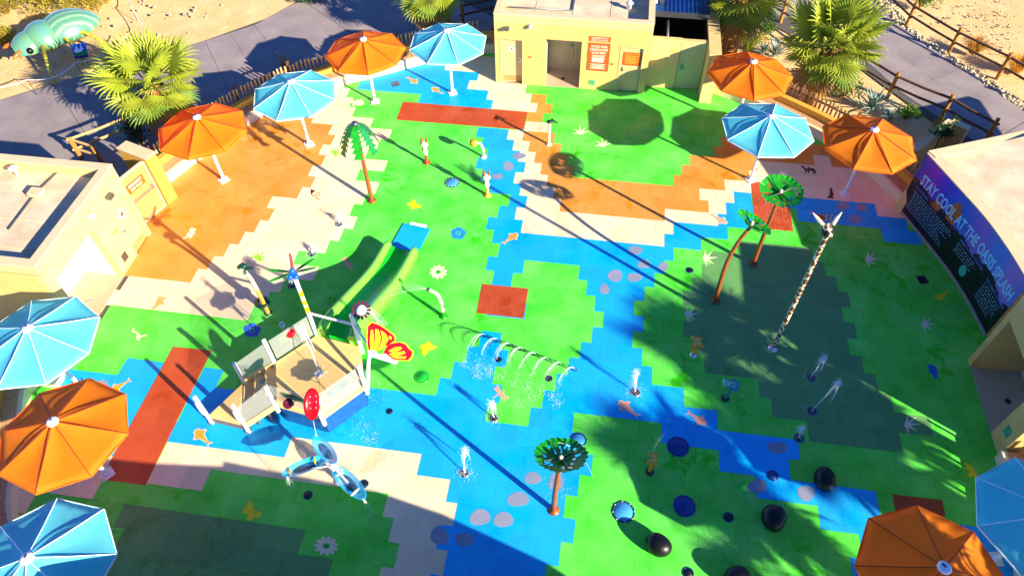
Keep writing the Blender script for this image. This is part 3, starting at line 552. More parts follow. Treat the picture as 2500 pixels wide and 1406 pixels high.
# ---- left building
LFR = at(273, 401, 3.1); LFL = at(80, 652, 3.1); uf = (LFR.dot(EX)+LFL.dot(EX))/2; v0_, v1_ = LFL.dot(EY), LFR.dot(EY); HL = 3.1; ud = uf-6.5
lb = thing('restroom_building', 'cream flat roofed block with bright open shower recess facing the pad', 'building', gw(uf-3, (v0_+v1_)/2))
jr = at(299, 673).dot(EY); jl = v0_+.3
dl0 = at(345, 605).dot(EY); dl1 = min(v1_-.12, dl0+.95); dl0 = dl1-.95
pl = lambda mb, s0, s1, z0, z1: bx_(mb, uf-FT, uf, s0, s1, z0, z1)
obj('wall', wall_holes(MB(), v0_, v1_, HL-.36, [(jl, jr, 0, 2.2), (dl0, dl1, 0, 2.1)], pl, FT), M_stucco2, lb)
for a in ((ud, uf-FT, v0_, v0_+FT), (ud, uf-FT, v1_-FT, v1_), (ud, ud+FT, v0_+FT, v1_-FT)): obj('wall', bx_(MB(), a[0], a[1], a[2], a[3], -.3, HL-.36), M_stucco, lb)
roofed(lb, ud, uf, v0_, v1_, HL, .26, .4)
obj('shower_wall', bx_(bx_(bx_(MB(), uf-1.5, uf-1.38, jl-.12, jr+.12, 0, 2.35), uf-1.38, uf-FT, jl-.12, jl-.002, 0, 2.35), uf-1.38, uf-FT, jr+.002, jr+.12, 0, 2.35), M_pale, lb)
obj('shower_floor', bx_(MB(), uf-1.38, uf, jl, jr, -.03, .006), M_greige, lb)
obj('floor_drain', MB().lathe([(.09, .006), (.09, .012)], c=at(216, 731)), M_steel, lb)
obj('shower_button', MB().ball(gw(uf-1.36, (jl+jr)/2-.2, 1.2), .05), M_steel, lb)
df = obj('door_frame', bx_(bx_(bx_(MB(), uf-.16, uf+.012, dl0, dl0+.05, 0, 2.1), uf-.16, uf+.012, dl1-.05, dl1, 0, 2.1), uf-.16, uf+.012, dl0+.05, dl1-.05, 2.05, 2.1), M_stucco2, lb)
dr = obj('door', bx_(MB(), uf-.15, uf-.1, dl0+.055, dl1-.055, .01, 2.045), M_stucco2, lb, label='cream wash room door with triangle pictogram')
obj('kick_plate', bx_(MB(), uf-.1, uf-.095, dl0+.1, dl1-.1, .04, .3), M_doorb, dr); obj('handle', MB().ball(gw(uf-.06, dl0+.15, 1.0), .05), M_gmetal, dr)
Ml = Matrix.Translation(gw(uf-.1, (dl0+dl1)/2, 1.5)) @ Matrix.Rotation(YAW+PI/2, 4, 'Z') @ Matrix.Rotation(PI/2, 4, 'X')
obj('pictogram', MB().lathe([(.17, 0), (.17, .008)], M=Ml, n=22, smooth=False), M_text, dr)
obj('pictogram_triangle', MB().prism([(-.12, -.08), (.12, -.08), (0, .12)], .008, .012, Ml), M_sign, dr)
plate(lb, gw(uf, dl0-.22, 1.4), EY, Z, .2, .11, M_ylw, 'name_plate', .012)
plate(lb, gw(uf, (dl0+jr)/2, .45), EY, Z, .26, .3, M_gmetal, 'vent_plate', .02)
obj('wall_lamp', MB().box(gw(uf+.09, dl0+.25, 2.5), (.18, .24, .12), YAW), M_gmetal, lb)
obj('camera_dome', MB().ball(gw(uf+.1, dl0-.75, 2.62), .1), M_white, lb)
obj('roof_vent', MB().lathe([(.05, 2.7), (.05, 3.0), (.14, 3.0), (.14, 3.05), (.02, 3.12)], c=at(45, 430, 2.7)*1.0-Vector((0, 0, 2.7))), M_white, lb)
obj('roof_hatch', MB().box(at(88, 470, 2.85), (.4, .3, .14), YAW), M_cap, lb)
obj('roof_conduit', MB().tube([at(20, 560, 2.75), at(88, 470, 2.75), at(140, 420, 2.75)], .025, 8), M_gmetal, lb)
for i in range(3): obj('roof_seam', bx_(MB(), ud+.4, uf-.4, v0_+.9+i*1.1, v0_+.93+i*1.1, HL-.396, HL-.384), M_cap, lb)
# wing wall and picket-topped service bay left of the left building is below; gate between building and bench
P0 = at(413, 499); P1 = at(429, 485); pier_u = P0.dot(EX); gv = P0.dot(EY)
eg = thing('emergency_gate', 'brown exit door with an orange sign between cream block and ochre pier', 'gate', P0)
gdir = (at(392, 500)-gw(uf, v1_)); gdir.z = 0
e_ = (P1-P0).normalized(); pn = Vector((-e_.y, e_.x, 0)); HP = 2.05
gd0 = P0-e_*.12+pn*.1; gd1 = gd0-e_*1.15
gp_ = [P0, P0+e_*.42, P0+e_*.42+pn*1.3, P0+pn*1.3]
obj('pier', MB().prism([(p.x, p.y) for p in gp_], -.3, HP), M_ochre, eg)
obj('pier_cap', MB().prism([(p.x, p.y) for p in [P0-e_*.02-pn*.02, P0+e_*.44-pn*.02, P0+e_*.44+pn*1.32, P0-e_*.02+pn*1.32]], HP+.001, HP+.05), M_cap, eg)
dq = MB().bar(gd0+Z*1.0-pn*.0, gd1+Z*1.0, .05, 1.96); dr = obj('door', dq, M_doorb, eg)
ax_ = -(gd1-gd0).normalized(); fz = ax_.cross(Z)
fz = fz if fz.dot(Vector((1, -.3, 0))) > 0 else -fz
o_ = (gd0+gd1)/2+fz*.026+Z*1.5
b2 = obj('exit_sign', MB().bar(o_-ax_*.36, o_+ax_*.36, .02, .36), mat('exit_orange', 'd85a08', .5, var=.03), dr)
tm = MB(); ax2 = Z.cross(fz)
text_on(tm, 'EMERGENCY', o_+fz*.012+Z*.03, ax2, Z, .56, .1); text_on(tm, 'EXIT ONLY', o_+fz*.012-Z*.13, ax2, Z, .5, .1); obj('lettering', tm, M_text, b2)
obj('push_bar', MB().bar(gd0+fz*.07+Z*1.0-ax_*.1, gd1+fz*.07+Z*1.0+ax_*.06, .05, .06).box(gd0+fz*.05+Z*1.04-ax_*.1, (.1, .08, .2), YAW), M_steel, dr)
obj('door_frame', MB().bar(gd0+Z*2.02, gd1+Z*2.02, .08, .06).bar(gd0+ax_*.03+Z*-.0, gd0+ax_*.03+Z*2.0, .06, .08).bar(gd0+fz*.03+Z*.03, gd1+fz*.03+Z*.03, .05, .05), M_cap, eg)

# ---- right building with the curved sign wall
wb = resample(ease([at(2190, 506), at(2260, 592), at(2318, 666), at(2366, 742), at(2406, 819)], 10), .16); WN = normals2(wb)
if WN[0].x < 0: WN = [-n_ for n_ in WN]
HS = 2.45; WT = .3
rb_ = thing('exhibit_building', 'flat roofed block whose curved wall carries the big blue lettered mural', 'building', wb[len(wb)//2]+Vector((1, 0, 0)))
m_ = MB(); rail_mb(m_, wb, WN, [(0, 0), (WT, 0), (WT, HS-.04), (0, HS-.04)]); obj('curved_wall', m_, M_stucco2, rb_)
m_ = MB(); rail_mb(m_, wb, WN, [(-.02, HS-.04), (WT+.06, HS-.04), (WT+.06, HS), (-.02, HS)]); obj('parapet_cap', m_, M_cap, rb_)
m_ = MB(); rail_mb(m_, wb, WN, [(-.05, -.02), (0, -.02), (0, .1), (-.05, .1)]); obj('wall_kerb', m_, mat('kerb_grey', '8f8b86', .7), rb_)
A_ = at(2363, 878); Bq = at(2434, 1112); au = A_.dot(EX); av = A_.dot(EY); bv = Bq.dot(EY)
wl, wr = wb[0], wb[-1]
far = [wl+WN[0]*WT, wl+Vector((.45, .7, 0))*0+Vector((9, 2.6, 0)), Vector((24, 10, 0)), gw(au+8, av)]
roofpoly = [p+n_*WT for p, n_ in zip(wb, WN)]
m_ = MB().prism([(p.x, p.y) for p in roofpoly]+[(wr.x+9, wr.y-.5), (wl.x+10, wl.y+2.9)], HS-.5, HS-.3); obj('roof', m_, M_roof, rb_)
q0 = wl; q1 = at(2640, 300, 1.7); q1.z = 0; m_ = MB(); m_.bar(q0+Z*(HS/2-.17)+Vector((.05, -.1, 0)), q1+Z*(HS/2-.92), .3, HS+.3); obj('side_wall', m_, M_stucco2, rb_)
m_ = MB(); m_.bar(q0+Z*(HS+.006)+Vector((.1, -.1, 0)), q1+Z*(HS-.744), .36, .03); obj('parapet_cap', m_, M_cap, rb_)
# mural
def wp(s, z, off=.0):
    """point of the sign wall face: s in 0..1 along it"""
    f = s*(len(wb)-1); i = min(int(f), len(wb)-2); t = f-i; p = wb[i].lerp(wb[i+1], t); n_ = WN[i].lerp(WN[i+1], t); return Vector((p.x-n_.x*off, p.y-n_.y*off, z))
WLEN = sum((wb[i+1]-wb[i]).length for i in range(len(wb)-1))
mm = bpy.data.materials.new('mural_print'); mm.use_nodes = True; nn = mm.node_tree.nodes; ll = mm.node_tree.links; pb = nn['Principled BSDF']; pb.inputs['Roughness'].default_value = .35
uvn = nn.new('ShaderNodeUVMap'); uvn.uv_map = 'UVMap'; sp_ = nn.new('ShaderNodeSeparateXYZ'); ll.new(uvn.outputs[0], sp_.inputs[0])
skyr = nn.new('ShaderNodeValToRGB'); el = skyr.color_ramp.elements; el[0].position = 0; el[0].color = (*lin('2b3fb8'), 1); el[1].position = 1; el[1].color = (*lin('5b74c8'), 1)
for p_, c_ in ((.12, '8a1fc0'), (.24, '3a36c8'), (.42, '2b63cc'), (.58, '8a5fc0'), (.75, '3f7fd6'), (.9, 'a070c0')): e2 = el.new(p_); e2.color = (*lin(c_), 1)
nz = nn.new('ShaderNodeTexNoise'); nz.inputs['Scale'].default_value = 5; nz.inputs['Detail'].default_value = 8; ll.new(uvn.outputs[0], nz.inputs['Vector'])
ad = nn.new('ShaderNodeMath'); ad.operation = 'MULTIPLY_ADD'; ad.inputs[1].default_value = .16; ll.new(nz.outputs['Fac'], ad.inputs[0]); ll.new(sp_.outputs['X'], ad.inputs[2]); sb = nn.new('ShaderNodeMath'); sb.operation = 'SUBTRACT'; sb.inputs[1].default_value = .08; ll.new(ad.outputs[0], sb.inputs[0]); ll.new(sb.outputs[0], skyr.inputs[0])
rockr = nn.new('ShaderNodeValToRGB'); e3 = rockr.color_ramp.elements; e3[0].position = .35; e3[0].color = (*lin('06070c'), 1); e3[1].position = .75; e3[1].color = (*lin('8a4a2a'), 1); e4 = e3.new(.55); e4.color = (*lin('2a1a20'), 1)
nz2 = nn.new('ShaderNodeTexNoise'); nz2.inputs['Scale'].default_value = 14; nz2.inputs['Detail'].default_value = 9; ll.new(uvn.outputs[0], nz2.inputs['Vector']); ll.new(nz2.outputs['Fac'], rockr.inputs[0])
hz = nn.new('ShaderNodeTexNoise'); hz.noise_dimensions = '1D'; hz.inputs['Scale'].default_value = 6; hz.inputs['Detail'].default_value = 5; ll.new(sp_.outputs['X'], hz.inputs['W'])
h2 = nn.new('ShaderNodeMath'); h2.operation = 'MULTIPLY_ADD'; h2.inputs[1].default_value = .5; h2.inputs[2].default_value = .30; ll.new(hz.outputs['Fac'], h2.inputs[0])
cmpn = nn.new('ShaderNodeMath'); cmpn.operation = 'GREATER_THAN'; ll.new(sp_.outputs['Y'], cmpn.inputs[0]); ll.new(h2.outputs[0], cmpn.inputs[1])
dk = nn.new('ShaderNodeMapRange'); dk.inputs[1].default_value = .6; dk.inputs[2].default_value = .35; dk.inputs[3].default_value = 0; dk.inputs[4].default_value = .93; ll.new(sp_.outputs['Y'], dk.inputs[0])
mxd = nn.new('ShaderNodeMix'); mxd.data_type = 'RGBA'; mxd.inputs[7].default_value = (.004, .006, .009, 1); ll.new(dk.outputs[0], mxd.inputs[0]); ll.new(rockr.outputs[0], mxd.inputs[6])
mxs = nn.new('ShaderNodeMix'); mxs.data_type = 'RGBA'; ll.new(cmpn.outputs[0], mxs.inputs[0]); ll.new(mxd.outputs[2], mxs.inputs[6]); ll.new(skyr.outputs[0], mxs.inputs[7]); ll.new(mxs.outputs[2], pb.inputs['Base Color'])
m_ = MB(); NS = 40
for i in range(NS): m_.quad(wp(i/NS, .1, .012), wp((i+1)/NS, .1, .012), wp((i+1)/NS, HS-.06, .012), wp(i/NS, HS-.06, .012))
mu = obj('mural', m_, mm, rb_); uv = mu.data.uv_layers.new(name='UVMap')
for i in range(NS):
    for k, (a, b) in enumerate(((i/NS, 0), ((i+1)/NS, 0), ((i+1)/NS, 1), (i/NS, 1))): uv.data[i*4+k].uv = (a, b)
M_ltr = mat('mural_lettering', '8fd6f4', .4, var=.02); M_ltr2 = mat('mural_heading', '3f8df0', .4, var=.02); M_rock = mat('mural_rock', 'b05c20', .6, var=.5, scale=6)
def wtext(txt, s0, s1, z, h, m, name, off=.018):
    V, F = text_mesh(txt, bold=.022 if h > .2 else .01); x0 = min(v[0] for v in V); x1 = max(v[0] for v in V); y0 = min(v[1] for v in V); y1 = max(v[1] for v in V)
    o = MB().add([wp(s0+(s1-s0)*(v[0]-x0)/(x1-x0), z+h*(v[1]-y0)/(y1-y0), off) for v in V], F); return obj(name, o, m, mu)
wtext('STAY COOL AT THE OASIS SPLASH', .06, .97, 1.42, .42, M_ltr, 'mural_title')
for t, s0, s1, z in (('Cool Facts', .05, .17, 1.2), ('Water is a One Time Gift', .49, .72, 1.16), ('Be a Desert Defender', .78, .98, 1.12)): wtext(t, s0, s1, z, .1, M_ltr2, 'mural_heading')
def wstrip(mb, s0, s1, z, h):
    k = max(2, int((s1-s0)*40))
    for i in range(k): mb.quad(wp(s0+(s1-s0)*i/k, z, .017), wp(s0+(s1-s0)*(i+1)/k, z, .017), wp(s0+(s1-s0)*(i+1)/k, z+h, .017), wp(s0+(s1-s0)*i/k, z+h, .017))
m_ = MB(); random.seed(3)
for s0, s1, zt, nl in ((.06, .44, 1.06, 8), (.49, .68, 1.03, 4), (.78, .97, 1.0, 7)):
    for j in range(nl):
        s = s0; e_s = s1-(s1-s0)*random.random()*.25
        while s < e_s:
            w_ = .008+random.random()*.018; wstrip(m_, s, min(s+w_, e_s), zt-.1*j, .02); s += w_+.009
obj('mural_small_print', m_, M_ltr, mu, kind='stuff')
m_ = MB()
for s0, pts in ((.33, [(0, 1.3), (.07, 1.3), (.085, 1.75), (.05, 2.1), (.02, 2.05), (-.01, 1.7)]), (.2, [(0, 1.2), (.06, 1.15), (.08, 1.5), (.03, 1.62)])): m_.quad(*[wp(s0+a, b, .0145) for a, b in pts])
obj('mural_rock', m_, M_rock, mu)
M_globe = mat('mural_globe', '3f9ee0', .5, col2='3fae4a', scale=6); o_ = MB(); o_.quad(*[wp(.62+.028*math.cos(t), .52+.2*math.sin(t), .018) for t in [2*PI*i/18 for i in range(18)]]); obj('mural_globe', o_, M_globe, mu)
# block with the dark shower recess
HA = 3.1; o0 = at(2369, 893).dot(EY); o1 = at(2419, 1056).dot(EY)
sb_ = thing('shower_block', 'tall tan block with a shaded shower recess at the end of the mural', 'building', A_+Vector((1.5, -1.5, 0)))
pl = lambda mb, s0, s1, z0, z1: bx_(mb, au, au+FT, s0, s1, z0, z1)
obj('wall', wall_holes(MB(), bv, av, HA-.36, [(o1, o0, 0, 2.2)], pl, FT), M_stucco, sb_)
for a in ((au+FT, au+8, av-FT, av), (au+FT, au+8, bv, bv+FT)): obj('wall', bx_(MB(), a[0], a[1], a[2], a[3], -.3, HA-.36), M_stucco, sb_)
roofed(sb_, au, au+8, bv, av, HA)
obj('shower_wall', bx_(bx_(bx_(MB(), au+1.4, au+1.5, o1-.1, o0+.1, 0, 2.4), au+FT, au+1.4, o1-.12, o1-.002, 0, 2.4), au+FT, au+1.4, o0+.002, o0+.12, 0, 2.4), M_pale, sb_)
obj('shower_floor', bx_(MB(), au, au+1.4, o1, o0, -.03, .006), M_greige, sb_); obj('floor_drain', MB().lathe([(.09, .006), (.09, .012)], c=gw(au+.75, (o0+o1)/2, 0)), M_dark, sb_)
plate(sb_, gw(au, bv+.35, .7), -EY, Z, .24, .3, M_green, 'vent_plate', .02)
# the building behind the camera whose roof edge shades the near paving
so_ = thing('south_building', 'flat roofed building south of the pad whose roof shades the near paving', 'building', (0, -2, 0))
edge = [(-9.0, 4.25), (-3.8, 3.62), (-2.0, 3.5), (-1.98, 3.64), (-.43, 3.3), (2.26, 2.7), (3.98, 2.07), (6.6, .79), (7.6, .1), (7.6, -6), (-9, -6)]
obj('wall', MB().prism([(x*.985, y-.25) for x, y in edge], -.3, 2.95), M_stucco, so_); obj('roof', MB().prism(edge, 2.95, 3.2), M_roof, so_)

# ================================================================ benches, low walls and picket fences round the pad
M_seat = mat('bench_board', 'c09a70', .7, var=.15, scale=8, rnd=.06); M_kerb = mat('bench_kerb', 'ded0ae', .75, var=.05); M_wood = mat('fence_wood', 'c49f66', .8, var=.25, scale=9, rnd=.14, bump=.3, bscale=30); M_woodd = mat('rail_wood', '6a4a30', .85, var=.3, scale=8, rnd=.12, bump=.5, bscale=25); M_post = mat('post_wood', 'a8742c', .8, var=.3, scale=7, rnd=.1)
def seating(curve, lab, out_ref, fence=(0, 1), ph=1.05, gap=.165, flab=None, seat=True, seed=0, wall_h=.66, grp='picket fences behind the benches'):
    P = resample(ease([Vector((p[0], p[1], 0)) for p in curve], 8), .3); N = normals2(P)
    if (P[len(P)//2]+N[len(P)//2]-out_ref).length > (P[len(P)//2]-N[len(P)//2]-out_ref).length: N = [-n_ for n_ in N]
    th = thing('bench_wall', lab, 'bench', P[len(P)//2], 0, 'seat walls round the splash pad')
    obj('kerb', rail_mb(MB(), P, N, [(0, -.05), (.5, -.05), (.5, .36), (0, .36)]), M_kerb, th)
    obj('nosing', rail_mb(MB(), P, N, [(-.03, .362), (.1, .362), (.1, .42), (-.03, .42)]), M_kerb, th)
    k = max(1, round((len(P)-1)/4)); 
    for i in range(k):
        a, b = i*(len(P)-1)//k, (i+1)*(len(P)-1)//k; m_ = MB()
        Q = P[a:b+1]; QN = N[a:b+1]
        if len(Q) < 2: continue
        Q = [Q[0].lerp(Q[1], .03)]+Q[1:-1]+[Q[-1].lerp(Q[-2], .03)]
        for j in range(5): rail_mb(m_, Q, QN, [(.112+j*.083, .364), (.186+j*.083, .364), (.186+j*.083, .408), (.112+j*.083, .408)])
        obj('seat_board', m_, M_seat, th)
    obj('back_wall', rail_mb(MB(), P, N, [(.53, -.3), (.75, -.3), (.75, wall_h), (.53, wall_h)]), M_ochre, th)
    if fence is None: return P, N
    rnd = random.Random(seed); P2 = [p+n_*.98 for p, n_ in zip(P, N)]; a, b = int(fence[0]*(len(P2)-1)), int(fence[1]*(len(P2)-1)); F_ = resample(P2[a:b+1], gap); FN = normals2(F_)
    ft = thing('picket_fence', flab, 'fence', F_[len(F_)//2], 0, None)
    base = MB().prism([(-.035, -.008), (.035, -.008), (.035, .012), (-.035, .012)], -.3, ph).data('picket', M_wood)
    for p, n_ in zip(F_, FN):
        o = bpy.data.objects.new('picket', base); COL.objects.link(o); o.parent = ft; q = p-ft.location
        o.location = (q.x, q.y, rnd.uniform(-.05, .03)); o.rotation_euler = (rnd.uniform(-.03, .03), rnd.uniform(-.03, .03), math.atan2(n_.y, n_.x)-PI/2+rnd.uniform(-.2, .2))
    s_ = 1 if (FN[0]).dot(N[a]) > 0 else -1
    for z_ in (.25, .78): obj('fence_rail', rail_mb(MB(), F_, FN, [(s_*.02, z_), (s_*.06, z_), (s_*.06, z_+.07), (s_*.02, z_+.07)]), M_woodd, ft)
    for i in range(0, len(F_), 14): obj('fence_post', MB().box(F_[i]+FN[i]*s_*.1+Z*.4, (.1, .1, 1.5), YAW), M_woodd, ft)
    return P, N
CTR = Vector((0, 14, 0))
lc = [at(*p) for p in ((409, 452), (495, 386), (600, 311), (705, 255), (818, 215), (941, 183), (1037, 157), (1120, 140), (1207, 130))]
seating(lc, 'curved bench and ochre low wall below the picket fence by the walk', Vector((-12, 30, 0)), (0, .97), 1.05, .17, 'tan picket fence curving behind the far bench beside the grey walk', seed=1)
rc = [at(*p) for p in ((1738, 228), (1830, 262), (1990, 338), (2060, 385), (2118, 426), (2194, 500))]
seating(rc, 'shaded curved bench and low wall between plant yard and mural', Vector((16, 26, 0)), (.12, 1.0), 1.05, .17, 'tan picket fence behind the shaded bench near the agaves', seed=2)
l2 = [at(*p) for p in ((92, 915), (72, 990), (58, 1080), (50, 1190), (46, 1290), (46, 1420))]
l2 = [Vector((-13.4, 12.2, 0)), Vector((-13.2, 11.1, 0))]+[at(*p) for p in ((85, 948), (66, 1050), (52, 1180), (48, 1270))]+[Vector((-11.2, 5.0, 0))]
seating(l2, 'straight bench with grey boards under the left umbrellas', Vector((-18, 8, 0)), (0, 1), 1.05, .17, 'tan picket fence by the cream block at the left umbrellas', seed=3)
r2 = [gw(au-.1, bv-.05), gw(au-.15, bv-1.2), gw(au-.35, bv-2.6), gw(au-.8, bv-4.2)]
seating(r2, 'bench and low wall south of the tan shower block', Vector((20, 4, 0)), (0, 1), 1.25, .2, 'picket fence whose gaps throw bright stripes on the green tiles', seed=4)

# ================================================================ umbrellas
M_or = mat('canvas_orange', 'ff8c00', .75, var=.08, scale=2.5, bump=.35, bscale=5, sub=.42, tcol='ff4a00'); M_bl = mat('canvas_aqua', '62d4e8', .75, var=.06, scale=2.5, bump=.35, bscale=5, sub=.3, tcol='30b8e8')
M_seamo = mat('seam_rust', '8a3a06', .8); M_seamb = mat('seam_white', 'e6f4f6', .7)
UR, UZR, UZA = 1.551, 2.30, 2.853
def umbrella_proto(canvas, seam, label, group):
    t = thing('umbrella', label, 'umbrella', (0, 0, 0), 0, group)
    obj('base_plate', MB().box((0, 0, .012), (.34, .34, .024)).lathe([(.1, .024), (.075, .14)]), M_white, t)
    bd = MB().lathe([(.016, .024), (.016, .06)], n=6).data('bolt', M_steel)
    for i in range(4):
        o = bpy.data.objects.new('bolt', bd); COL.objects.link(o); o.parent = t; o.location = (.13*(1 if i % 2 else -1), .13*(1 if i//2 else -1), 0)
    obj('pole', MB().tube([(0, 0, .02), (0, 0, UZA-.1)], .055, 14), M_white, t)
    m_ = MB(); k = 7; a = PI/8; V = []; F = []
    for i in range(k+1):
        f = .06+.94*i/k
        for j in range(9):
            u = j/8*2-1; e = UR*f; x = e*math.cos(a); y = e*math.sin(a)*u
            z = UZA-.02-(UZA-UZR-.02)*f-(.05*math.sin(PI*min(1, f*.9))+.012*f)*(1-u*u)-.02*math.sin(PI*f)+.006*math.sin(u*7+f*9)*f*(1-u*u)
            V.append((x, y, z))
    for i in range(k):
        for j in range(8): F.append((i*9+j, i*9+j+1, (i+1)*9+j+1, (i+1)*9+j))
    n0 = len(V)
    for j in range(9): V.append((V[k*9+j][0]*.995, V[k*9+j][1]*.995, V[k*9+j][2]-.05))
    for j in range(8): F.append((k*9+j, k*9+j+1, n0+j+1, n0+j))
    m_.add(V, F, True); pd = m_.data('canopy_panel', canvas)
    e0 = MB().tube([(UR*.08, 0, UZA-.03), (UR*.5, 0, (UZA+UZR)/2-.01), (UR, 0, UZR+.002)], .011, 6).data('seam', seam)
    e1 = MB().bar((UR*math.cos(a), -UR*math.sin(a), UZR-.03), (UR*math.cos(a), UR*math.sin(a), UZR-.03), .02, .035).data('hem', seam if seam is M_seamb else canvas)
    e2 = MB().bar((.06, 0, 2.62), (UR*.97, 0, UZR-.05), .025, .035).data('rib', M_white)
    e3 = MB().bar((.06, 0, 2.15), (UR*.55, 0, 2.42), .02, .025).data('strut', M_white)
    for i in range(8):
        for nm, d, an in (('canopy_panel', pd, a), ('seam', e0, 0), ('hem', e1, a), ('rib', e2, 0), ('strut', e3, 0)):
            o = bpy.data.objects.new(nm, d); COL.objects.link(o); o.parent = t; o.rotation_euler = (0, 0, i*PI/4+an)
    c = obj('cap', MB().lathe([(.13, UZA-.05), (.14, UZA+.0), (.1, UZA+.035), (.001, UZA+.045)], n=24), M_white, t)
    obj('cap_handle', MB().box((0, .04, UZA+.06), (.03, .09, .03)), mat('cap_blue', '223a66', .5), c)
    return t
GO, GB = 'orange umbrellas round the splash pad', 'aqua umbrellas round the splash pad'
po = umbrella_proto(M_or, M_seamo, '', GO); pbq = umbrella_proto(M_bl, M_seamb, '', GB)
UM = [('o', -10.583, 19.921, .738, 'orange umbrella closest to the brown emergency exit door'), ('b', -7.75, 21.874, .558, 'aqua umbrella beside the metal palm, between two orange umbrellas'), ('o', -5.485, 24.543, .173, 'orange umbrella standing at the green and blue tile edge by the far bench'), ('b', -2.319, 25.043, .298, 'aqua umbrella standing on blue tiles next to the yellow service block'),
      ('o', 8.926, 22.567, .656, 'orange umbrella beside the plant yard pier under the palms'), ('b', 8.793, 19.389, .351, 'aqua umbrella in front of the shaded curved bench'), ('o', 11.97, 18.574, .163, 'orange umbrella next to the mural wall'),
      ('b', -12.646, 11.117, .503, 'aqua umbrella beside the cream shower building'), ('o', -10.896, 8.355, .751, 'orange umbrella over the long red strip of tiles'), ('b', -10.162, 5.162, .162, 'aqua umbrella half in roof shade over dark olive tiles'),
      ('o', 8.649, 4.626, .626, 'dark orange umbrella striped by fence and palm shadows'), ('b', 11.601, 5.694, .014, 'aqua umbrella in palm shade near the tan shower block')]
used = set()
for c, x, y, ph, lab in UM:
    pr = po if c == 'o' else pbq
    t = pr if c not in used else copy_tree(pr)
    used.add(c); t.location = (x, y, 0); t.rotation_euler = (0, 0, ph); t['label'] = lab
# ================================================================ play structure with slide
M_deck = mat('deck_sand', 'e8c27c', .6, var=.1, scale=2, bump=.15, bscale=90); M_skirt = mat('skirt_blue', '0c4f92', .5, var=.3, scale=7, bump=.2, bscale=60)
M_clear = mat('clear_panel', 'd4dedc', .12, alpha=.17, var=.04); M_print = mat('panel_print', '2c6b33', .5, var=.3, scale=8); M_print2 = mat('panel_print_grey', '7d8a8a', .5, var=.2)
M_lime = mat('slide_lime', '74d444', .28, var=.05, scale=1.2, coat=.3); M_sgreen = mat('slide_green', '12b31e', .22, var=.1, scale=1.5, coat=.3); M_riser = mat('riser_grey', '6d6258', .7)
M_redg = mat('red_gloss', 'cf0a12', .2, coat=.5, var=.1); M_blueg = mat('blue_gloss', '0f55d6', .18, coat=.6, var=.08); M_leafg = mat('leaf_green_paint', '0f8a12', .4, var=.2, scale=6); M_dleaf = mat('leaf_dark_paint', '11402e', .4, var=.2)
M_purple = mat('petal_purple', '5a1d3c', .4, var=.2); M_yel = mat('yellow_paint', 'f2d414', .35, var=.05); M_brownp = mat('trunk_brown_paint', '8a4a1c', .4, var=.25, scale=8); M_orangep = mat('orange_paint', 'ef9a1c', .35, var=.08); M_creamp = mat('cream_paint', 'f0dcb4', .4, var=.05); M_teal = mat('teal_paint', '2f8f8a', .35, var=.1); M_orbody = mat('post_orange', 'd9a04a', .4, var=.15)
DC = Vector((-5.40, 10.74, 0)); DR = 1.34; ZD = 1.0; A0 = R(42)
def hv(k, r=DR, z=0): a = A0+k*PI/3; return Vector((DC.x+r*math.cos(a), DC.y+r*math.sin(a), z))
# vertices: 0 = B (42), 1 = A (102), 2 = F (162), 3 = E (222), 4 = D (282), 5 = C (342)
ps = thing('play_structure', 'hexagonal water play deck with clear panels, white posts and a green slide', 'play structure', DC)
for k in range(6):
    c = DC.copy(); a, b = hv(k), hv(k+1); g = (a+b+c)/3
    obj('deck_panel', MB().prism([tuple((g+(p-g)*.992)[:2]) for p in (a, b, c)], ZD-.05, ZD), M_deck, ps)
obj('deck_rim', MB().prism([tuple(hv(k, DR+.03)[:2]) for k in range(6)], ZD-.2, ZD-.052), M_deck, ps)
for k in (0, 2, 3, 4, 5):
    if k == 2: continue
    a, b = hv(k, DR-.03), hv(k+1, DR-.03)
    obj('skirt', MB().bar(a+Z*.4, b+Z*.4, .02, .8), M_skirt, ps)
for k in range(6):
    p = hv(k, DR+.06); top = {1: 3.55, 0: 2.4}.get(k, 2.02)
    po_ = obj('post', MB().tube([p+Z*.62, p+Z*top], .06, 14), M_white, ps)
    obj('post_cap', MB().ball(p+Z*top, .062, 12, (1, 1, .6)), M_white, po_)
    if k == 1:
        for z0, z1 in ((2.05, 2.3), (2.4, 2.6), (2.75, 2.95)): obj('post_band', MB().tube([p+Z*z0, p+Z*z1], .0625, 14), M_yel, po_)
def tree_print(pn, a, b, z0, m):
    d = (b-a); n_ = Vector((d.y, -d.x, 0)).normalized(); n_ = n_ if n_.dot((a+b)/2-DC) > 0 else -n_
    q = lambda x, y: a+d*x+Z*(z0+y)+n_*.014
    rr = random.Random(5); P = []
    for i in range(22):
        t = 2*PI*i/22; r_ = 1+.16*rr.uniform(-1, 1); P.append(q(.5+.3*math.cos(t)*r_, .56+.16*math.sin(t)*r_))
    obj('print_crown', MB().quad(*P), m, pn)
    tr = MB()
    for x0, y0, x1, y1 in ((.42, .08, .47, .3), (.47, .3, .38, .45), (.47, .3, .56, .45), (.38, .45, .3, .52), (.56, .45, .68, .52)): tr.quad(q(x0-.012, y0), q(x0+.012, y0), q(x1+.01, y1), q(x1-.01, y1))
    obj('print_trunk', tr, M_dleaf if m is M_print else M_print2, pn)
for k, m in ((2-1, M_print), (3, M_print), (4, M_print2)):
    a, b = hv(k, DR+.02), hv(k+1, DR+.02); d = (b-a).normalized(); a2, b2 = a+d*.08, b-d*.08
    pn = obj('clear_panel', MB().bar(a2+Z*1.5, b2+Z*1.5, .02, .86), M_clear, ps); tree_print(pn, a2, b2, 1.08, m)
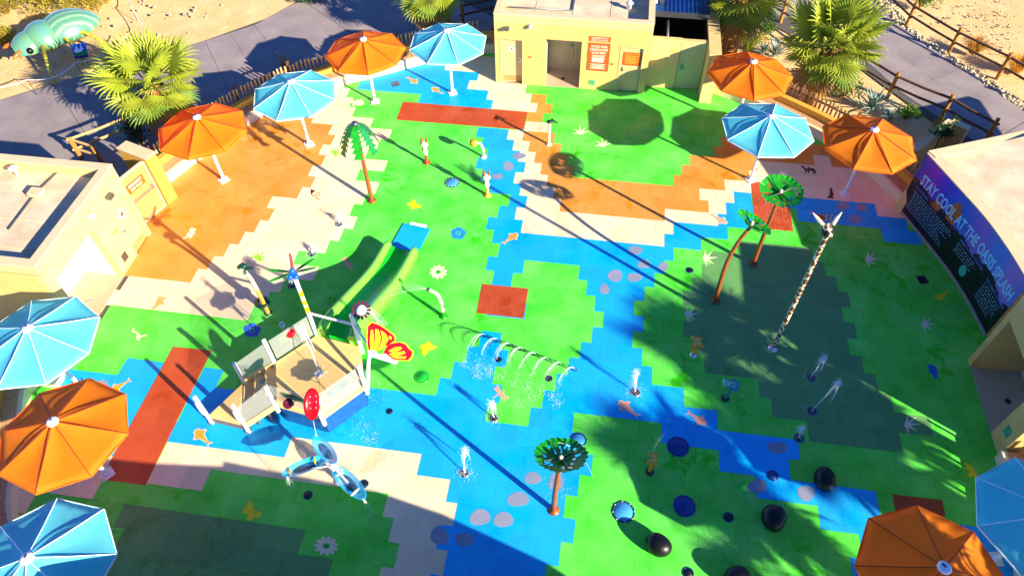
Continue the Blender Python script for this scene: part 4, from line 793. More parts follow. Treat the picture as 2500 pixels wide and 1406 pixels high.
obj('entry_rail', MB().tube([hv(1, DR+.06, 1.98), hv(0, DR+.06, 1.98)], .035), M_white, ps)
obj('deck_nozzle', MB().lathe([(.12, ZD), (.12, ZD+.012), (.05, ZD+.012), (.03, ZD+.05)], c=DC), M_steel, ps)
# stairs from the edge between vertices 2 and 3
sdv = -Vector((math.cos(A0+2.5*PI/3), math.sin(A0+2.5*PI/3), 0)); e0, e1 = hv(2), hv(3)
for i, (z_, d0, d1) in enumerate(((.79, 0, .36), (.58, .36, .72), (.37, .72, 1.06))):
    P = [e0-sdv*d0, e1-sdv*d0, e1-sdv*d1, e0-sdv*d1]; obj('tread', MB().prism([tuple(p[:2]) for p in P], z_-.05, z_), M_deck, ps); obj('riser', MB().prism([tuple(p[:2]) for p in (P[3]+(P[2]-P[3])*.01, P[3]+(P[2]-P[3])*.99, P[2]*.99+P[1]*.01, P[3]*.97+P[0]*.03)], .0, z_-.052), M_riser, ps)
Lp, Rp, Fp = at(517, 1030), at(607, 1052), e0-sdv*1.06
Ep = e1-sdv*1.06
obj('transfer_platform', MB().prism([tuple(p[:2]) for p in (Lp, Rp, Ep, Fp)], .27, .33), M_deck, ps); obj('platform_side', MB().prism([tuple((DC*0+(p*.98+(Lp+Rp+Fp)/3*.02))[:2]) for p in (Lp, Rp, Ep, Fp)], 0, .268), M_riser, ps)
def handle_post(p, h, k):
    o = obj('post', MB().tube([p, p+Z*h], .055, 14).ball(p+Z*h, .056, 12, (1, 1, .5)), M_white, ps); obj('base_ring', MB().lathe([(.1, 0), (.1, .03), (.06, .05)], c=p), M_steel, o)
    s = Vector((-.1, .02, 0)); obj('grab_handle', MB().tube([p+Z*(h-.3), p+s+Z*(h-.34), p+s*1.15+Z*(h-.5), p+s*1.15+Z*(h-.8), p+s+Z*(h-.95), p+Z*(h-1.0)], .022, 8), M_white, o)
handle_post(Lp, 1.36, 0); handle_post(Rp, 1.42, 1)
o = obj('post', MB().tube([Fp+Z*.3, Fp+Z*1.3], .055, 14), M_white, ps)
for a, b, za, zb in ((Fp, hv(2, DR+.05), .95, 1.5), (Rp+sdv*.05, hv(3, DR+.05), .95, 1.5)):
    m_ = MB(); n_ = (b-a).cross(Z).normalized()*.01
    P = [a+Z*(za-.45), b+Z*(zb-.45), b+Z*(zb+.42), a+Z*(za+.3)]; m_.add([p+n_ for p in P]+[p-n_ for p in P], ((0, 1, 2, 3), (7, 6, 5, 4), (0, 4, 5, 1), (1, 5, 6, 2), (2, 6, 7, 3), (3, 7, 4, 0))); obj('clear_panel', m_, M_clear, ps)
    obj('stringer', MB().bar(a+Z*(za-.6), b+Z*(zb-.6), .05, .2), M_deck, ps)
# slide
sl = R(72); sdx = Vector((math.cos(sl), math.sin(sl), 0)); sn_ = Vector((-sdx.y, sdx.x, 0)); S0 = DC+sdx*(DR*math.cos(PI/6)+.02); SL = 4.5
def slz(s): t = min(1, max(0, (s-.25)/3.5)); return ZD-.02-(ZD-.14)*(t*t*(3-2*t))
rings = 26; wl_ = MB(); wr_ = MB(); bed = MB(); Vb = []; VL = {1: [], -1: []}
for i in range(rings+1):
    s = SL*i/rings; z_ = slz(s); h_ = .34+.14*max(0, 1-s/1.2); c = S0+sdx*s
    if i in (0, rings): h_ *= .8
    for j in range(9):
        u = (j/4-1); Vb.append(c+sn_*(u*.42)+Z*(z_+.12*u*u))
    for sd2 in (1, -1):
        pr = [(.38, z_+.06), (.36, z_+h_*.7), (.41, z_+h_), (.48, z_+h_+.03), (.55, z_+h_), (.6, z_+h_*.6), (.6, max(.0, z_-.25)), (.5, max(0, z_-.25))]
        VL[sd2].append([c+sn_*(sd2*a)+Z*b for a, b in pr])
F = [(i*9+j, i*9+j+1, (i+1)*9+j+1, (i+1)*9+j) for i in range(rings) for j in range(8)]
sld = obj('slide_bed', bed.add(Vb, F, True), M_sgreen, ps)
for sd2 in (1, -1):
    m_ = MB(); n8 = 8; V = [p for r_ in VL[sd2] for p in r_]
    F = [(i*n8+j, i*n8+(j+1) % n8, (i+1)*n8+(j+1) % n8, (i+1)*n8+j) for i in range(rings) for j in range(n8)]+[tuple(range(n8)), tuple(range(rings*n8, rings*n8+n8))]
    obj('slide_rail', m_.add(V, F, True), M_lime, ps)
obj('slide_underside', MB().add([S0+sdx*(SL*i/12)+sn_*(k*.46)+Z*(zz*max(0, slz(SL*i/12)-.06)) for i in range(13) for k, zz in ((1, 1), (-1, 1), (-1, 0), (1, 0))], [(i*4+j, i*4+(j+1) % 4, i*4+4+(j+1) % 4, i*4+4+j) for i in range(12) for j in range(4)]), M_sgreen, ps)
# landing mat at the foot of the slide
q = [S0+sdx*(SL+.03)+sn_*.5, S0+sdx*(SL+.03)-sn_*.5, S0+sdx*(SL+1.25)-sn_*.5, S0+sdx*(SL+1.25)+sn_*.5]
single('landing_mat', MB().prism([tuple(p[:2]) for p in q], .006, .03), TM['L'], 'blue square landing mat lying at the foot of the green slide', 'mat')
# ---- toppers: each a part of the structure
fa_ = R(40)
def frame(px, py, z, tilt=40, spin=0):
    """plane at a point, leaning back by tilt from vertical towards the sky, facing south"""
    o = at(px, py, z); t = R(tilt); up = Vector((0, math.sin(t), math.cos(t))); rt = Vector((1, 0, 0)); c, s = math.cos(spin), math.sin(spin)
    a, b = rt*c+up*s, -rt*s+up*c; n_ = a.cross(b)
    return Matrix(((a.x, b.x, n_.x, o.x), (a.y, b.y, n_.y, o.y), (a.z, b.z, n_.z, o.z), (0, 0, 0, 1)))
# dragonfly on the tall post
pA = hv(1, DR+.06); zt = 3.62; dfb = obj('dragonfly_body', MB().lathe([(.02, zt-.05), (.11, zt+.02), (.07, zt+.2), (.01, zt+.26)], c=pA, n=14).ball(pA+Vector((-.07, -.1, zt+.02)), .085).ball(pA+Vector((.07, -.08, zt+.02)), .085), M_blueg, ps)
obj('dragonfly_tail', MB().tube([pA+Vector((0, .06, zt+.15)), pA+Vector((-.04, .25, zt+.26)), pA+Vector((-.1, .45, zt+.32))], [.045, .04, .028], 8), mat('tail_rust', 'a04a38', .4), dfb)
LEAF = [(0, 0), (.12, .035), (.3, .062), (.55, .068), (.78, .055), (.94, .03), (1, 0), (.94, -.03), (.78, -.055), (.55, -.068), (.3, -.062), (.12, -.035)]
for ang, L in ((R(176), .62), (R(215), .62), (R(8), .58), (R(38), .62)):
    M = Matrix.Translation(pA+Z*(zt+.08)) @ Matrix.Rotation(ang, 4, 'Z') @ Matrix.Rotation(R(-8), 4, 'Y'); obj('dragonfly_wing', MB().prism([(x*L+.06, y*L*1.05) for x, y in LEAF], 0, .012, M), M_leafg, dfb)
    obj('wing_mark', MB().prism([(x*L*.55+.06, y*L*.8-.01) for x, y in LEAF], .013, .016, M), M_dleaf, dfb)
# flower on post 0
M = frame(882, 757, 2.5, 55); fl = obj('flower_disc', MB().lathe([(.14, 0), (.14, .02), (.02, .03)], M=M, n=22), M_white, ps)
for i in range(13): obj('petal', MB().prism([(math.cos(a)*r_, math.sin(a)*r_) for r_, a in ((.1, i*2*PI/13-.16), (.24, i*2*PI/13-.17), (.27, i*2*PI/13), (.24, i*2*PI/13+.17), (.1, i*2*PI/13+.16))], -.016, -.006, M), M_purple, fl)
obj('flower_stem', MB().tube([at(882, 757, 2.46), hv(0, DR+.06, 2.3)], .05), M_redg, fl)
# butterfly panel
M = frame(920, 832, 2.42, 42, R(-12)); K = .0042
def bw(P): return [((x-430-0)*K*.62, -(y-330)*K*.62) for x, y in P]
W1 = [(380, 470), (350, 400), (330, 300), (320, 200), (350, 155), (430, 165), (520, 205), (590, 245), (610, 290), (570, 330), (545, 350)]; W2 = [(545, 350), (600, 320), (660, 300), (720, 310), (760, 350), (800, 370), (800, 420), (770, 470), (690, 480), (600, 490), (500, 480)]
bf = obj('butterfly_panel', MB().prism(bw([(x+(x-500)*.06, y+(y-330)*.06) for x, y in W1]), -.02, 0, M).prism(bw([(x+(x-600)*.07, y+(y-400)*.07) for x, y in W2]), -.02, 0, M), M_yel, ps)
for W_ in (W1, W2): obj('wing_field', MB().prism(bw(W_), .001, .006, M), M_redg, bf)
for W_ in ([(385, 440), (360, 330), (355, 230), (375, 225), (400, 330), (405, 440)], [(410, 440), (410, 320), (395, 210), (430, 215), (470, 300), (440, 440)], [(450, 430), (485, 300), (450, 215), (500, 235), (545, 290), (500, 400)], [(560, 410), (620, 360), (680, 345), (690, 365), (620, 420)], [(570, 440), (640, 410), (720, 380), (735, 400), (640, 460)], [(580, 465), (660, 450), (750, 430), (740, 455), (660, 470)], [(540, 250), (570, 262), (575, 290), (550, 280)]): obj('wing_cell', MB().prism(bw(W_), .0065, .01, M), M_yel, bf)
obj('butterfly_base', MB().prism(bw([(360, 440), (420, 430), (470, 460), (540, 440), (600, 480), (680, 500), (660, 530), (480, 510), (370, 490)]), .011, .018, M), M_white, bf)
obj('bent_pipe', MB().tube(ease([hv(5, DR+.12, .85), at(899, 915, 1.3), at(900, 880, 1.75), at(908, 853, 2.05)], 6), .05, 12), M_white, ps)
obj('flower_arm', MB().tube([hv(0, DR+.06, 2.0), at(902, 848, 2.1)], .035), M_white, ps)
# red leaf dish and spinners
M = frame(763, 985, 2.02, 48, R(-4)); rd = obj('red_dish', MB().lathe([(.01, -.05), (.15, -.04), (.3, .0), (.4, .05), (.41, .06), (.3, .01), (.01, -.035)], M=M, n=26, sx_=.52), M_redg, ps)
for x, y in ((-.07, .17), (.08, .2), (-.07, .02), (.09, .05), (-.05, -.12), (.09, -.1)): obj('bead', MB().ball(M@Vector((x, y, -.005)), .014), M_creamp, rd)
obj('dish_arm', MB().tube([hv(4, DR+.06, 1.8), at(768, 990, 1.95)], .03), M_white, rd)
M = frame(708, 812, 1.75, 55); rs = obj('red_spinner', MB().lathe([(.01, .05), (.1, .04), (.15, .0), (.13, -.03), (.01, -.03)], M=M, n=20), M_redg, ps)
obj('spinner_arm', MB().tube([at(708, 812, 1.72), (hv(1)+hv(2))/2+Z*1.6], .03), M_white, rs)
M = frame(690, 790, 1.5, 30); obj('spray_dome', MB().ball(at(689, 793, 1.45), .09).tube([at(689, 793, 1.4), (hv(1)+hv(2))/2+Vector((-.1, .1, 1.2))], .035), mat('steel_blue', '9fc4cc', .3), ps)
M = frame(703, 985, 1.55, 60); obj('wheel_toy', MB().lathe([(.04, .02), (.05, .03), (.1, .03), (.14, .0), (.1, -.03), (.04, -.02)], M=M, n=18), mat('plum_gloss', '5d1030', .3), ps)
obj('periscope', MB().tube([hv(3, DR+.06, 2.0)+Vector((0, 0, 0)), hv(3, DR+.06, 2.12)], .075), M_gmetal, ps)

# ================================================================ spray features
def base_ring(p, t, m=M_steel, r=.12): return obj('base_flange', MB().lathe([(r, 0), (r, .02), (r*.6, .035), (r*.5, .06)], c=p, n=16), m, t)
# tall reed sprayer left of the deck
p = at(655, 765); t = thing('reed_sprayer', 'tan and cream leaning spray pole topped by a dark frog', 'spray pole', p); base_ring(p, t, M_dleaf)
obj('lower_pole', MB().tube([p+Z*.04, p+Vector((0, 0, .3)), p+Vector((-.01, .0, 1.2))], .065, 12), M_orbody, t)
obj('upper_pole', MB().tube(ease([p+Vector((-.01, 0, 1.2)), p+Vector((-.05, 0, 1.7)), p+Vector((-.1, -.03, 2.0)), p+Vector((-.06, -.1, 2.13))], 5), .058, 12), M_creamp, t)
r_ = obj('ring_leaf', MB().lathe([(.1, .5), (.24, .5), (.24, .53), (.1, .53)], c=p+Vector((-.05, .04, 0)), n=20), M_dleaf, t); obj('ring_heart', MB().lathe([(.02, .48), (.15, .49), (.15, .52), (.02, .54)], c=p+Vector((-.05, .04, 0)), n=18), M_orbody, r_)
q = p+Vector((-.1, -.02, 2.15)); fg = obj('frog', MB().ball(q+Vector((-.05, .08, .05)), .11, 12, (1.2, .9, .6)).ball(q+Vector((.13, 0, .02)), .1, 12, (1.5, .7, .5)).ball(q+Vector((-.16, .05, .02)), .06).ball(q+Vector((-.08, .17, .03)), .05), M_dleaf, t); obj('nozzle', MB().tube([q+Vector((.02, -.06, -.02)), q+Vector((.05, -.14, -.04))], .06), M_steel, t)
# curved sprayer right of the slide
p = at(1083, 773); t = thing('curved_sprayer', 'cream curved spray arm with green foot aiming at the slide', 'spray pole', p); base_ring(p, t, M_leafg)
obj('foot', MB().tube([p+Z*.03, p+Z*.28], .06, 12), M_leafg, t); tp = at(1049, 708, 1.0)
am = obj('arm', MB().tube(ease([p+Z*.28, p+Vector((.0, 0, .62)), (p+tp)/2+Vector((.07, 0, .42)), tp], 6), .052, 12), M_creamp, t); obj('lizard', MB().ball(p+Vector((.05, -.02, .55)), .03, 8, (1, 1, 3)), M_dleaf, am); obj('nozzle', MB().tube([tp, tp+(tp-p).normalized()*Vector((1, 1, 0)).length*.0+Vector((-.09, .03, .02))], .058), M_gmetal, t)
# metal palm
p = at(908, 490); t = thing('metal_palm', 'painted metal palm with brown pole and jagged green fronds', 'metal palm', p); base_ring(p, t, M_brownp, .16); top = p+Z*3.1
obj('trunk', MB().tube([p+Z*.03, p+Z*1.6, top+Z*.25], [.075, .065, .05], 12), M_brownp, t); obj('spray_cap', MB().lathe([(.06, 3.3), (.1, 3.36), (.1, 3.44), (.03, 3.46)], c=p), M_gmetal, t)
def frond_shape(L, spikes=7):
    up, lo = [], []
    for i in range(spikes):
        s = .16+.8*i/spikes; w_ = .1*math.sin(PI*(.12+.8*i/spikes))**.7
        up += [(s*L, .02+w_*.3), ((s+.14)*L, .06+w_*1.5)]; lo += [(s*L, -.02-w_*.3), ((s+.14)*L, -.06-w_*1.5)]
    return [(0, .03)]+up+[(L*1.08, 0)]+lo[::-1]+[(0, -.03)]
def metal_frond(root, az, L, drop, m, par):
    P = frond_shape(L); o = []
    for x, y in P:
        f = x/L; r_ = x*(1-.12*f); o.append((r_, y, .28-drop*f*f-.04*abs(y)*6*.3))
    M = Matrix.Translation(root) @ Matrix.Rotation(az, 4, 'Z'); n = len(o); V = [M@Vector(v) for v in o]; V2 = [v-Z*.012 for v in V]
    m_ = MB(); k = (n-2)//2
    # strips between mirrored outline points keep the plate from folding
    for i in range(n//2-1):
        a, b, c, d = i, i+1, n-2-i, n-1-i
        if b < c: m_.add([V[a], V[b], V[c], V[d]], ((0, 1, 2, 3),)); m_.add([V2[a], V2[b], V2[c], V2[d]], ((3, 2, 1, 0),))
    return obj('frond', m_, m, par)
for i in range(7): metal_frond(top, i*2*PI/7+.3, .76, .95, M_leafg if i % 3 else mat('leaf_mid_paint', '0f7a3a', .35, var=.15), t)
# three metal shade trees with pierced round crowns
def shade_tree(px, py, pts, c, rad, tilt, az, label, seed, ribs=4):
    p = at(px, py); t = thing('metal_tree', label, 'metal tree', p, 0, 'metal trees with round crowns'); base_ring(p, t, M_brownp, .15)
    path = ease([p+Z*.02]+[Vector(q) for q in pts]+[Vector(c)], 8); obj('trunk', MB().tube(path, [.075-.025*i/len(path) for i in range(len(path))], 12), M_brownp, t)
    rr = random.Random(seed); n = 96; rg = 9; V = []; m_ = MB()
    M = Matrix.Translation(Vector(c)) @ Matrix.Rotation(az, 4, 'Z') @ Matrix.Rotation(tilt, 4, 'Y') @ Matrix.Rotation(-az, 4, 'Z')
    sc = [1+.03*math.sin(k*2*PI*24/n)+.02*math.sin(k*2*PI*7/n+1)+.02*rr.uniform(-1, 1) for k in range(n)]
    for i in range(rg+1):
        f = i/rg
        for k in range(n):
            r_ = rad*f*(1 if i < rg-1 else sc[k]); V.append(M@Vector((r_*math.cos(2*PI*k/n), r_*math.sin(2*PI*k/n), -.0+.16*f*f)))
    F = []
    holes = set()
    for h in range(20):
        i = rr.choice((3, 4, 4, 5, 5, 6, 6)); k = rr.randrange(n); w_ = rr.choice((2, 3, 3))
        for j in range(w_): holes.add((i, (k+j) % n))
        if rr.random() < .5: holes.add((i+1, (k+1) % n))
    for i in range(rg):
        for k in range(n):
            if (i, k) in holes: continue
            F.append((i*n+k, i*n+(k+1) % n, (i+1)*n+(k+1) % n, (i+1)*n+k))
    m_.add(V, F, False); cr = obj('crown', m_, M_leafg, t)
    for k in range(ribs):
        a = 2*PI*k/ribs+.4; q = [M@Vector((rad*f*math.cos(a), rad*f*math.sin(a), .02+.2*f*f+.03)) for f in (0, .25, .5, .72)]; q.append(q[-1]+Z*.1)
        obj('branch', MB().tube(q, [.03, .026, .022, .018, .016], 7), M_dleaf, t)
    obj('spray_nozzle', MB().lathe([(.05, 0), (.05, .1), (.02, .14)], c=Vector(c)+Z*.05, n=10), M_creamp, t)
    return t
p = at(1352, 1245); shade_tree(1352, 1245, [p+Vector((-.0, .02, 1.0)), p+Vector((.03, .03, 2.0))], p+Vector((.07, .06, 2.75)), .6, R(24), R(90), 'brown metal tree with round green crown standing on the blue tiles', 1)
p = at(1747, 735); shade_tree(1747, 735, [p+Vector((-.05, 0, .9)), p+Vector((0, .1, 1.8)), p+Vector((.2, .25, 2.45))], p+Vector((.48, .4, 2.95)), .56, R(30), R(25), 'bowed brown metal tree with a tilted pierced crown', 2)
p = at(1838, 645); shade_tree(1838, 645, [p+Vector((0, 0, 1.0)), p+Vector((.03, .03, 2.1))], p+Vector((.06, .08, 3.05)), .64, R(6), R(-90), 'straight brown metal tree with a flat round crown over the red tiles', 3)
# giraffe mast
gm = bpy.data.materials.new('giraffe_hide'); gm.use_nodes = True; nn = gm.node_tree.nodes; ll = gm.node_tree.links; vo = nn.new('ShaderNodeTexVoronoi'); vo.feature = 'DISTANCE_TO_EDGE'; vo.inputs['Scale'].default_value = 5; tc = nn.new('ShaderNodeTexCoord'); ll.new(tc.outputs['Object'], vo.inputs['Vector'])
cr_ = nn.new('ShaderNodeValToRGB'); cr_.color_ramp.elements[0].position = .07; cr_.color_ramp.elements[0].color = (*lin('f0e2bd'), 1); cr_.color_ramp.elements[1].position = .1; cr_.color_ramp.elements[1].color = (*lin('6e4a2c'), 1); ll.new(vo.outputs['Distance'], cr_.inputs[0]); ll.new(cr_.outputs[0], nn['Principled BSDF'].inputs['Base Color']); nn['Principled BSDF'].inputs['Roughness'].default_value = .4
p = at(1887, 850); t = thing('giraffe_mast', 'very tall spotted giraffe neck mast with pointed ears', 'spray pole', p); base_ring(p, t, M_steel, .15)
gt = at(2016, 562, 4.95); gt = Vector((p.x+.02, p.y+.03, 4.9)); obj('neck', MB().tube([p+Z*.02, p.lerp(gt, .5), gt], [.07, .065, .058], 14), gm, t)
hd = obj('head', MB().ball(gt+Vector((0, .12, .1)), .105, 14, (1, 1.5, .8)).ball(gt+Vector((0, -.09, .06)), .07, 12, (1, 1.4, .8)), gm, t); obj('mane_shell', MB().lathe([(.14, -.05), (.155, .0), (.14, .05), (.09, .05)], c=gt+Vector((0, .06, .02)), n=18), M_machine, hd)
for s in (-1, 1): obj('ear', MB().tube([gt+Vector((s*.12, .16, .15)), gt+Vector((s*.24, .3, .24)), gt+Vector((s*.36, .4, .34))], [.05, .045, .008], 8), M_creamp, hd); obj('horn', MB().tube([gt+Vector((s*.05, .24, .18)), gt+Vector((s*.06, .3, .34))], [.02, .022], 8).ball(gt+Vector((s*.06, .31, .35)), .03), M_machine, hd)
# two painted animal totems
def totem(px, py, foot, label, seed):
    p = at(px, py); t = thing('animal_totem', label, 'spray pole', p, R(10)); m = mat('totem_'+foot, foot, .35, var=.08)
    obj('base_flange', MB().lathe([(.14, 0), (.13, .03), (.06, .06), (.055, .34)], c=p, n=16), m, t)
    b = obj('body', MB().lathe([(.055, .34), (.075, .42), (.1, .52), (.07, .63), (.06, .68), (.09, .74), (.14, .82), (.13, .9), (.07, .98), (.02, 1.0)], c=p, n=16, sx_=1, sy_=.55), M_creamp, t)
    obj('back_stripe', MB().lathe([(.02, .4), (.06, .55), (.04, .68), (.1, .82), (.09, .92), (.02, 1.08)], c=p+Vector((-.06, .03, 0)), n=12, sy_=.6), M_brownp, b)
    for s in (-1, 1): obj('ear', MB().tube([p+Vector((s*.06, .0, .92)), p+Vector((s*.1, .01, 1.1)), p+Vector((s*.11, .01, 1.22))], [.045, .035, .004], 7), M_brownp, b)
totem(1042, 397, 'c8240c', 'slim cream animal totem on a red foot', 1); totem(1190, 477, 'e8961a', 'slim cream animal totem on an orange foot by the water course', 2)
# tulip sprayer
p = at(1181, 384); t = thing('tulip_sprayer', 'yellow tulip shaped spray head on a white curved pipe', 'spray pole', p); base_ring(p, t, M_white); tp = at(1164, 350, .62)
obj('pipe', MB().tube(ease([p+Z*.03, p+Z*.35, p.lerp(tp, .45)+Vector((0, 0, .35)), tp], 6), .045, 12), M_white, t)
dv = (tp-(p.lerp(tp, .45)+Z*.35)).normalized(); M = Matrix.Translation(tp) @ dv.to_track_quat('Z', 'Y').to_matrix().to_4x4(); tu = obj('tulip', MB().lathe([(.05, -.02), (.13, .06), (.14, .15), (.11, .24), (.06, .22)], M=M, n=16), M_orangep, t)
for k in range(4): obj('tulip_rib', MB().tube([M@Vector((.052*math.cos(k*PI/2), .052*math.sin(k*PI/2), -.01)), M@Vector((.143*math.cos(k*PI/2), .143*math.sin(k*PI/2), .12)), M@Vector((.112*math.cos(k*PI/2), .112*math.sin(k*PI/2), .24))], .008, 6), M_brownp, tu)
# snake post
p = at(1340, 353); t = thing('snake_post', 'short cream post with a coiled black snake on top', 'spray pole', p); base_ring(p, t, M_creamp); obj('pole', MB().tube([p+Z*.02, p+Z*1.0], .055, 12), M_creamp, t)
obj('snake', MB().tube([p+Vector((.09*math.cos(a)+.004*i*0, .09*math.sin(a), 1.02+.012*i)) for i, a in enumerate([k*.7 for k in range(11)])]+[p+Vector((.2, -.06, 1.1)), p+Vector((.34, -.1, 1.06))], [.04]*11+[.035, .01], 8), M_dleaf, t)
# low animal sprayers
def spray_animal(px, py, tx, ty, z, m, foot, poly, label, sc=1.0, rot=0):
    p = at(px, py); t = thing('animal_sprayer', label, 'spray toy', p); base_ring(p, t, foot, .12); o = at(tx, ty, z)
    obj('stem', MB().tube([p+Z*.03, p.lerp(o, .6), o], .05, 12), m, t); M = frame(tx, ty, z+.02, 62, rot); b = obj('figure', MB().prism([(x*sc, y*sc) for x, y in poly], -.03, .03, M), m, t)
    obj('figure_face', MB().prism([(x*sc*.6, y*sc*.6+.02) for x, y in poly], .031, .04, M), mat(m.name+'_light', 'f4cf66' if m is M_orangep else '63b8b0', .35), b)
    for s in (-1, 1): obj('eye', MB().ball(M@Vector((s*.045*sc, .06*sc, .045)), .016, 8), M_machine, b)
OCT = [(0, .3), (.05, .2), (.2, .24), (.24, .18), (.12, .1), (.2, -.02), (.22, -.16), (.12, -.2), (.05, -.1), (-.05, -.1), (-.16, -.2), (-.26, -.16), (-.2, -.02), (-.12, .08), (-.2, .2), (-.16, .3), (-.06, .22)]
RHI = [(-.3, .1), (-.28, .26), (-.1, .22), (.05, .2), (.12, .28), (.16, .18), (.3, .14), (.24, .04), (.26, -.1), (.12, -.18), (.0, -.12), (-.1, -.02), (-.24, -.02)]
MON = [(-.14, .32), (-.04, .34), (.06, .24), (.2, .3), (.26, .26), (.2, .16), (.22, .06), (.1, .0), (.2, -.12), (.2, -.24), (.06, -.26), (0, -.1), (-.1, -.12), (-.28, -.2), (-.2, -.04), (-.08, .04), (-.1, .18)]
spray_animal(1693, 866, 1702, 838, .45, M_orangep, M_steel, OCT, 'small orange octopus spray toy in the palm shade', .8); spray_animal(1770, 972, 1786, 943, .42, M_teal, M_machine, RHI, 'small teal rhino head spray toy', .85); spray_animal(1586, 1151, 1593, 1122, .38, M_orangep, M_machine, MON, 'small orange monkey spray toy in deep shade', .62)
# leaf bowls
p = at(838, 1208); bc = at(812, 1135, .95); p = Vector((bc.x, bc.y, 0)); t = thing('leaf_bowls', 'three blue glassy leaf bowls tipping water on one white stem', 'water feature', p); base_ring(p, t, M_white, .15); obj('stem', MB().tube([p+Z*.03, bc-Z*.05], .06, 12).ball(bc, .08), M_white, t)
M_glass = mat('bowl_blue', '20c0ff', .12, alpha=.6, var=.15, scale=4, coat=.4)
M_glassd = mat('bowl_water', '18a0ff', .1, alpha=.55, var=.5, scale=9)
def leaf_bowl(cx, cy, z, ax, ay, w_):
    """ax, ay: pixel half axis of the long side"""
    c = at(cx, cy, z); a = at(cx+ax, cy+ay, z)-c; L = a.length; a.normalize(); b = Vector((-a.y, a.x, 0)); M = Matrix(((a.x, b.x, 0, c.x), (a.y, b.y, 0, c.y), (0, 0, 1, c.z), (0, 0, 0, 1)))
    o = obj('leaf_bowl', MB().lathe([(.02, -.1), (.5, -.085), (.85, -.03), (1.0, .03), (.97, .035), (.82, -.015), (.48, -.065), (.02, -.08)], M=M @ Matrix.Scale(L, 4, (1, 0, 0)) @ Matrix.Scale(w_, 4, (0, 1, 0)), n=30), M_glass, t)
    obj('bowl_water', MB().lathe([(.001, -.05), (.55, -.05)], M=M @ Matrix.Scale(L, 4, (1, 0, 0)) @ Matrix.Scale(w_, 4, (0, 1, 0)), n=24), M_glassd, o)
    obj('bowl_arm', MB().tube([bc, (bc+c)/2-Z*.1, c-Z*.09], .022, 8), M_white, t); return o, c, a, b, L
o1_, c1, a1_, b1_, L1 = leaf_bowl(793, 1099, 1.15, 28, 34, .2); o2, c2, a2, b2q, L2 = leaf_bowl(744, 1138, .85, -56, 21, .2); o3, c3, a3, b3, L3 = leaf_bowl(852, 1178, .7, 40, 40, .22)
def koi(par, c, d, L, m):
    d = d.normalized(); n_ = Vector((-d.y, d.x, 0)); obj('fish', MB().lathe([(.001, -.5), (.09, -.3), (.14, 0), (.08, .35), (.02, .42), (.06, .5)], M=Matrix.Translation(c) @ d.to_track_quat('Z', 'Y').to_matrix().to_4x4() @ Matrix.Scale(L, 4), n=10), m, par)
koi(o2, at(768, 1123, .9), at(772, 1141, .9)-at(766, 1115, .9), .24, M_yel); koi(o2, at(707, 1150, .9), at(711, 1164, .9)-at(704, 1137, .9), .24, M_orangep); koi(o3, at(867, 1200, .75), at(857, 1210, .75)-at(880, 1189, .75), .28, M_creamp); koi(o3, at(827, 1156, .75), at(838, 1146, .75)-at(818, 1165, .75), .24, mat('coral_paint', 'e08878', .4))
# hose with eight hooked nozzles lying across the tiles
hs = [at(920+x/4.394, 780+y/4.394) for x, y in ((1185, 200), (1318, 248), (1447, 297), (1580, 347), (1718, 400), (1853, 452), (1992, 502), (2132, 555))]
t = thing('nozzle_line', 'thin black pipe with eight little hooked nozzles across blue and green tiles', 'spray line', hs[3]); M_blk = mat('black_pipe', '10161c', .4)
obj('pipe', MB().tube([hs[0]+(hs[0]-hs[1])*.35+Z*.02]+[h+Z*.02 for h in hs], .012, 6), M_blk, t)
for h in hs: obj('nozzle', MB().tube([h+Z*.02, h+Vector((.03, -.02, .06)), h+Vector((.02, .03, .1)), h+Vector((-.03, .04, .1))], .014, 6), M_blk, t)
# round plates, drains and nozzles let into the floor
M_disc = mat('disc_blue', '49a8e2', .25, var=.2, scale=5, coat=.3); M_discd = mat('disc_navy', '123a86', .3, var=.1); M_discg = mat('disc_green', '1fae33', .3, var=.1); M_ring = mat('ring_teal', '1c4a63', .35); M_nz = mat('nozzle_blue', '243c84', .3, metal=.4)
def disc(px, py, rx, m, rim, name='floor_disc', bolts=0):
    c = at(px, py); r_ = (at(px+rx, py)-c).length; o = obj(name, MB().lathe([(r_, 0), (r_, .014), (r_*.86, .02), (r_*.84, .012)], c=c, n=30), rim, pad); obj('disc_face', MB().lathe([(r_*.84, .004), (r_*.8, .016), (.001, .02)], c=c, n=30), m, o)
    for k in range(bolts): obj('disc_bolt', MB().lathe([(r_*.05, .016), (r_*.05, .03)], c=c+Vector((math.cos(2*PI*k/bolts), math.sin(2*PI*k/bolts), 0))*r_*.93, n=6), M_white, o)
disc(1104, 446, 18, M_disc, M_ring, bolts=12); disc(1522, 1249, 28, M_disc, M_ring, bolts=8); disc(1671, 1235, 28, M_discd, M_nz); disc(1655, 1090, 27, M_discd, M_nz); disc(1412, 1074, 20, M_disc, M_nz); disc(1030, 920, 18, M_discg, M_discg); disc(1886, 1161, 14, M_discd, M_nz)
def nozzle(px, py, rx=11, m=M_nz): disc(px, py, rx, M_dark, m, 'floor_nozzle')
for q in ((827, 547, 9), (712, 697, 10), (762, 620, 9), (1205, 1020, 12, M_steel), (1133, 1155, 12, M_steel), (1551, 958, 12, M_steel), (1980, 922, 11), (1982, 1003, 12), (1951, 1069, 13), (1778, 1262, 13), (951, 1004, 8), (1218, 878, 8), (1340, 924, 9), (752, 1208, 11), (889, 1181, 11), (1684, 660, 9), (1680, 1398, 14)): nozzle(*q)
